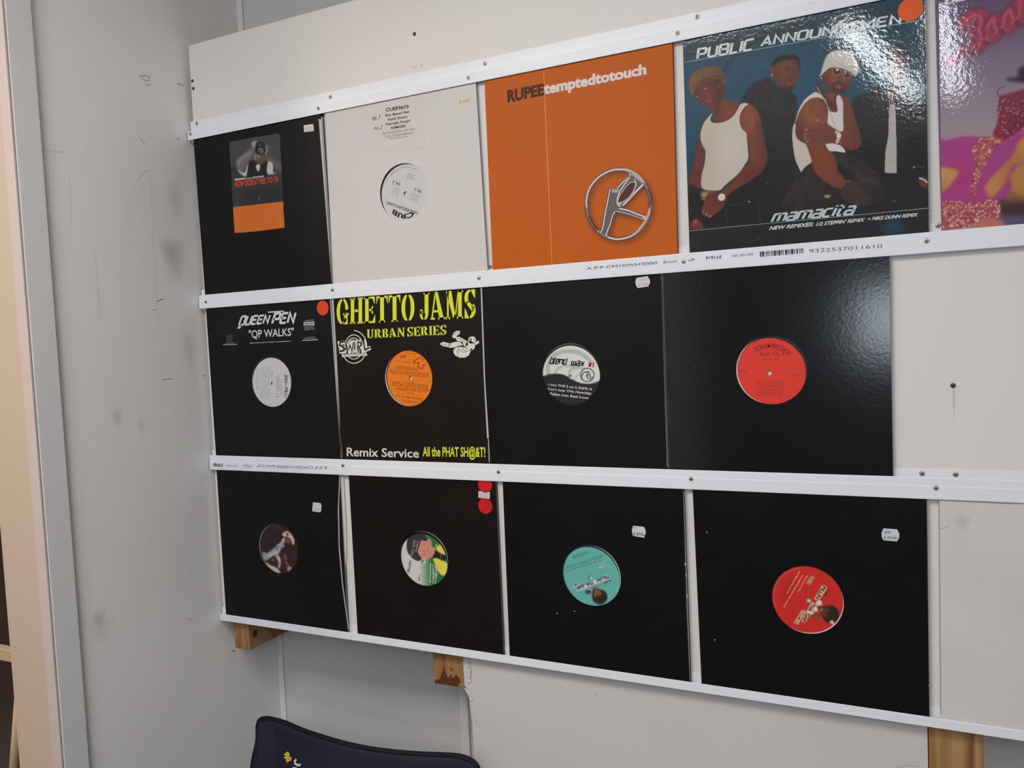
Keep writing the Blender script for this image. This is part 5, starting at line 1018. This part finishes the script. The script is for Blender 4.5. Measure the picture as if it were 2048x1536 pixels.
# ------------------------------------------------------------------ camp chair below the board
p0 = Vector((0, -.03, Z0 - .63)); nn = Vector((0, 1, -.30)).normalized()
ch = thing('camp_chair', (.24, -.30, 0), 'navy blue folding camp chair with dark binding standing below the board', 'chair')
top = catmull(F('P', "516 1452 520 1441 530 1437 545 1439 570 1446 600 1459 640 1473 700 1490 760 1501 830 1508 900 1511 930 1516 948 1526 956 1538"), 4, False)
topv = [UP(a, b, p0, nn) for a, b in top]; nT = len(topv)
xl, xr = topv[0].x, topv[-1].x
rows = 26; vs = []; fs = []; zb = .46
for j in range(rows + 1):
    t = j / rows
    for i, q in enumerate(topv):
        s = i / (nT - 1); zt = q.z; z = zt * (1 - t) + zb * t
        x = q.x * (1 - t) + (xl + .004 + (xr - xl - .008) * s) * t + (.004 * math.sin(math.pi * min(1, t * 6)) * (1 - 2 * s))
        y = p0.y + (z - p0.z) * .30
        vs.append((x, y, z))
for j in range(rows):
    for i in range(nT - 1): a = j * nT + i; fs.append([a, a + 1, a + nT + 1, a + nT])
mb = MB(); mb.add(vs, fs, 0, True); br = mb.build('backrest', M_navy, ch); sd = br.modifiers.new('thick', 'SOLIDIFY'); sd.thickness = .004; sd.offset = 1
mb = MB(); mb.tube([Vector(vs[j * nT]) for j in range(rows, -1, -1)] + [Vector(v) for v in vs[:nT]] + [Vector(vs[j * nT + nT - 1]) for j in range(rows + 1)], .0052, 8); mb.build('binding', M_navyd, br)
mb = MB()
hem = [v + Vector((0, -.004, -.020)) for v in topv[2:-2]]
mb.tube(hem, .0011, 5); mb.build('hem_seam', M_navyd, br)
mb = MB(); pk = [UP(a, b, p0, nn) - nn * .0045 for a, b in F('E8', "205 260 540 300 530 560 600 700 560 1200 180 1200 200 700")]
mb.add([tuple(v) for v in pk], [list(range(len(pk)))]); mb.build('corner_pocket', mat('navy_patch', alb((33, 34, 50)), .7, .25, bump=(700, .3, .0006)), br, recalc=False)
def fab(name, polys, rgb, lift):
    mb = MB()
    for s_ in polys:
        P_ = F('E8', s_); v = [UP(a, b, p0, nn) - nn * lift for a, b in P_]; mb.add([tuple(q) for q in v], [list(range(len(v)))])
    return mb.build(name, ink(rgb), br, recalc=False)
fab('printed_logo', ["820 840 850 890 862 932 780 934 738 918 745 890 780 860"], (216, 184, 50), .006); fab('printed_logo', ["765 982 860 970 900 985 890 1020 795 1070 780 1030"], (212, 158, 44), .006); fab('printed_logo', ["722 960 790 940 905 955 880 965 760 976"], (216, 206, 196), .006)
mb = MB(); v = [UP(a, b, p0, nn) - nn * .006 for a, b in F('E8', "990 1000 955 1040 965 1090 1020 1120 1080 1110")]
vr, fr_ = ribbon([(q.x, q.z) for q in v], .0042); mb.add([(a, p0.y + (b - p0.z) * .30 - .006, b) for a, b in vr], fr_); 
v = [UP(a, b, p0, nn) for a, b in F('E8', "915 1150 1000 1165 1060 1200 1130 1190 1150 1160")]; vr, fr_ = ribbon([(q.x, q.z) for q in v], .0028); mb.add([(a, p0.y + (b - p0.z) * .30 - .006, b) for a, b in vr], fr_)
mb.build('printed_logo', ink((206, 200, 196)), br, recalc=False)
# frame, seat, arms
for sx in (xl + .014, xr - .014):
    yb = lambda z: p0.y + .009 + (z - p0.z) * .30
    mb = MB(); mb.tube([(sx, yb(topv[3].z - .03), topv[3].z - .03), (sx, yb(.46), .46), (sx, yb(.40), .30)], .008, 10); mb.build('back_post', M_steel, ch)
    mb = MB(); mb.tube([(sx, -.16, .02), (sx, -.62, .44)], .008, 10); mb.build('leg', M_steel, ch)
    mb = MB(); mb.tube([(sx, -.62, .02), (sx, -.16, .44)], .008, 10); mb.build('leg', M_steel, ch)
    mb = MB(); mb.box(sx - .03, sx + .03, -.64, -.12, .60, .615); mb.build('armrest', M_navy, ch, bevel=.005)
    mb = MB(); mb.tube([(sx, -.62, .02), (sx, -.63, .60)], .008, 10); mb.build('arm_post', M_steel, ch)
    for yy in (-.16, -.62): mb = MB(); mb.box(sx - .018, sx + .018, yy - .018, yy + .018, 0, .02); mb.build('foot', M_steel, ch, bevel=.004)
mb = MB(); vs = []; fs = []
for j in range(9):
    for i in range(9): s, t = i / 8, j / 8; vs.append((xl + .01 + (xr - xl - .02) * s, -.14 - .48 * t, .45 - .05 * math.sin(math.pi * s) * math.sin(math.pi * t)))
for j in range(8):
    for i in range(8): a = j * 9 + i; fs.append([a, a + 1, a + 10, a + 9])
mb.add(vs, fs, 0, True); st_ = mb.build('seat', M_navy, ch); sd = st_.modifiers.new('thick', 'SOLIDIFY'); sd.thickness = .004

# ------------------------------------------------------------------ next room: shelf seen through the door
sh = thing('shelf_unit', (-.95, .3, 0), 'cream wooden shelf unit in the next room behind the door frame', 'shelf')
a = A(28, 1303, 0, -.55); b = A(28, 1328, 0, -.55)
mb = MB(); mb.box(-1.15, -.50, a.y, a.y + .02, b.z, a.z); mb.build('shelf_rail', M_cream, sh, bevel=.002)
mb = MB(); mb.box(-1.15, -1.11, a.y - .02, a.y + .02, 0, 2.1); mb.build('upright', M_cream, sh, bevel=.002)
mb = MB(); mb.box(-1.15, -.50, a.y, a.y + .02, a.z - .52, a.z - .50); mb.build('shelf_rail', M_cream, sh, bevel=.002)
q0 = A(40, 1405, 0, -.52); q1 = A(27, 1536, 0, -.62)
mb = MB(); mb.tube([q0 + Vector((0, 0, .02)), q1, q1 + (q1 - q0) * 1.2], .009, 6); mb.build('brace', M_cream, sh)

# ------------------------------------------------------------------ ceiling light fittings
M_hous = mat('light_housing', (.8, .8, .8), .5, .3)
for i, (((lx, ly), sz, pw, c, ang), lab) in enumerate(zip(LIGHTS, ('left tube of the pair of long ceiling lights behind the camera', 'right tube of the pair of long ceiling lights behind the camera', 'wide ceiling light nearest the record board', 'added fill light on the ceiling at the far end of the room'))):
    t = thing('ceiling_light', (lx, ly, CEIL), lab, 'ceiling light', 'ceiling light fittings')
    mb = MB(); hx, hy = sz[0] / 2 + .03, sz[1] / 2 + .03
    mb.box(lx - hx, lx + hx, ly - hy, ly + hy, CEIL - .06, CEIL - .002); hs = mb.build('housing', M_hous, t, bevel=.004); R0 = Matrix.Translation((lx, ly, 0)) @ Matrix.Rotation(math.radians(ang), 4, 'Z') @ Matrix.Translation((-lx, -ly, 0)); hs.data.transform(R0)
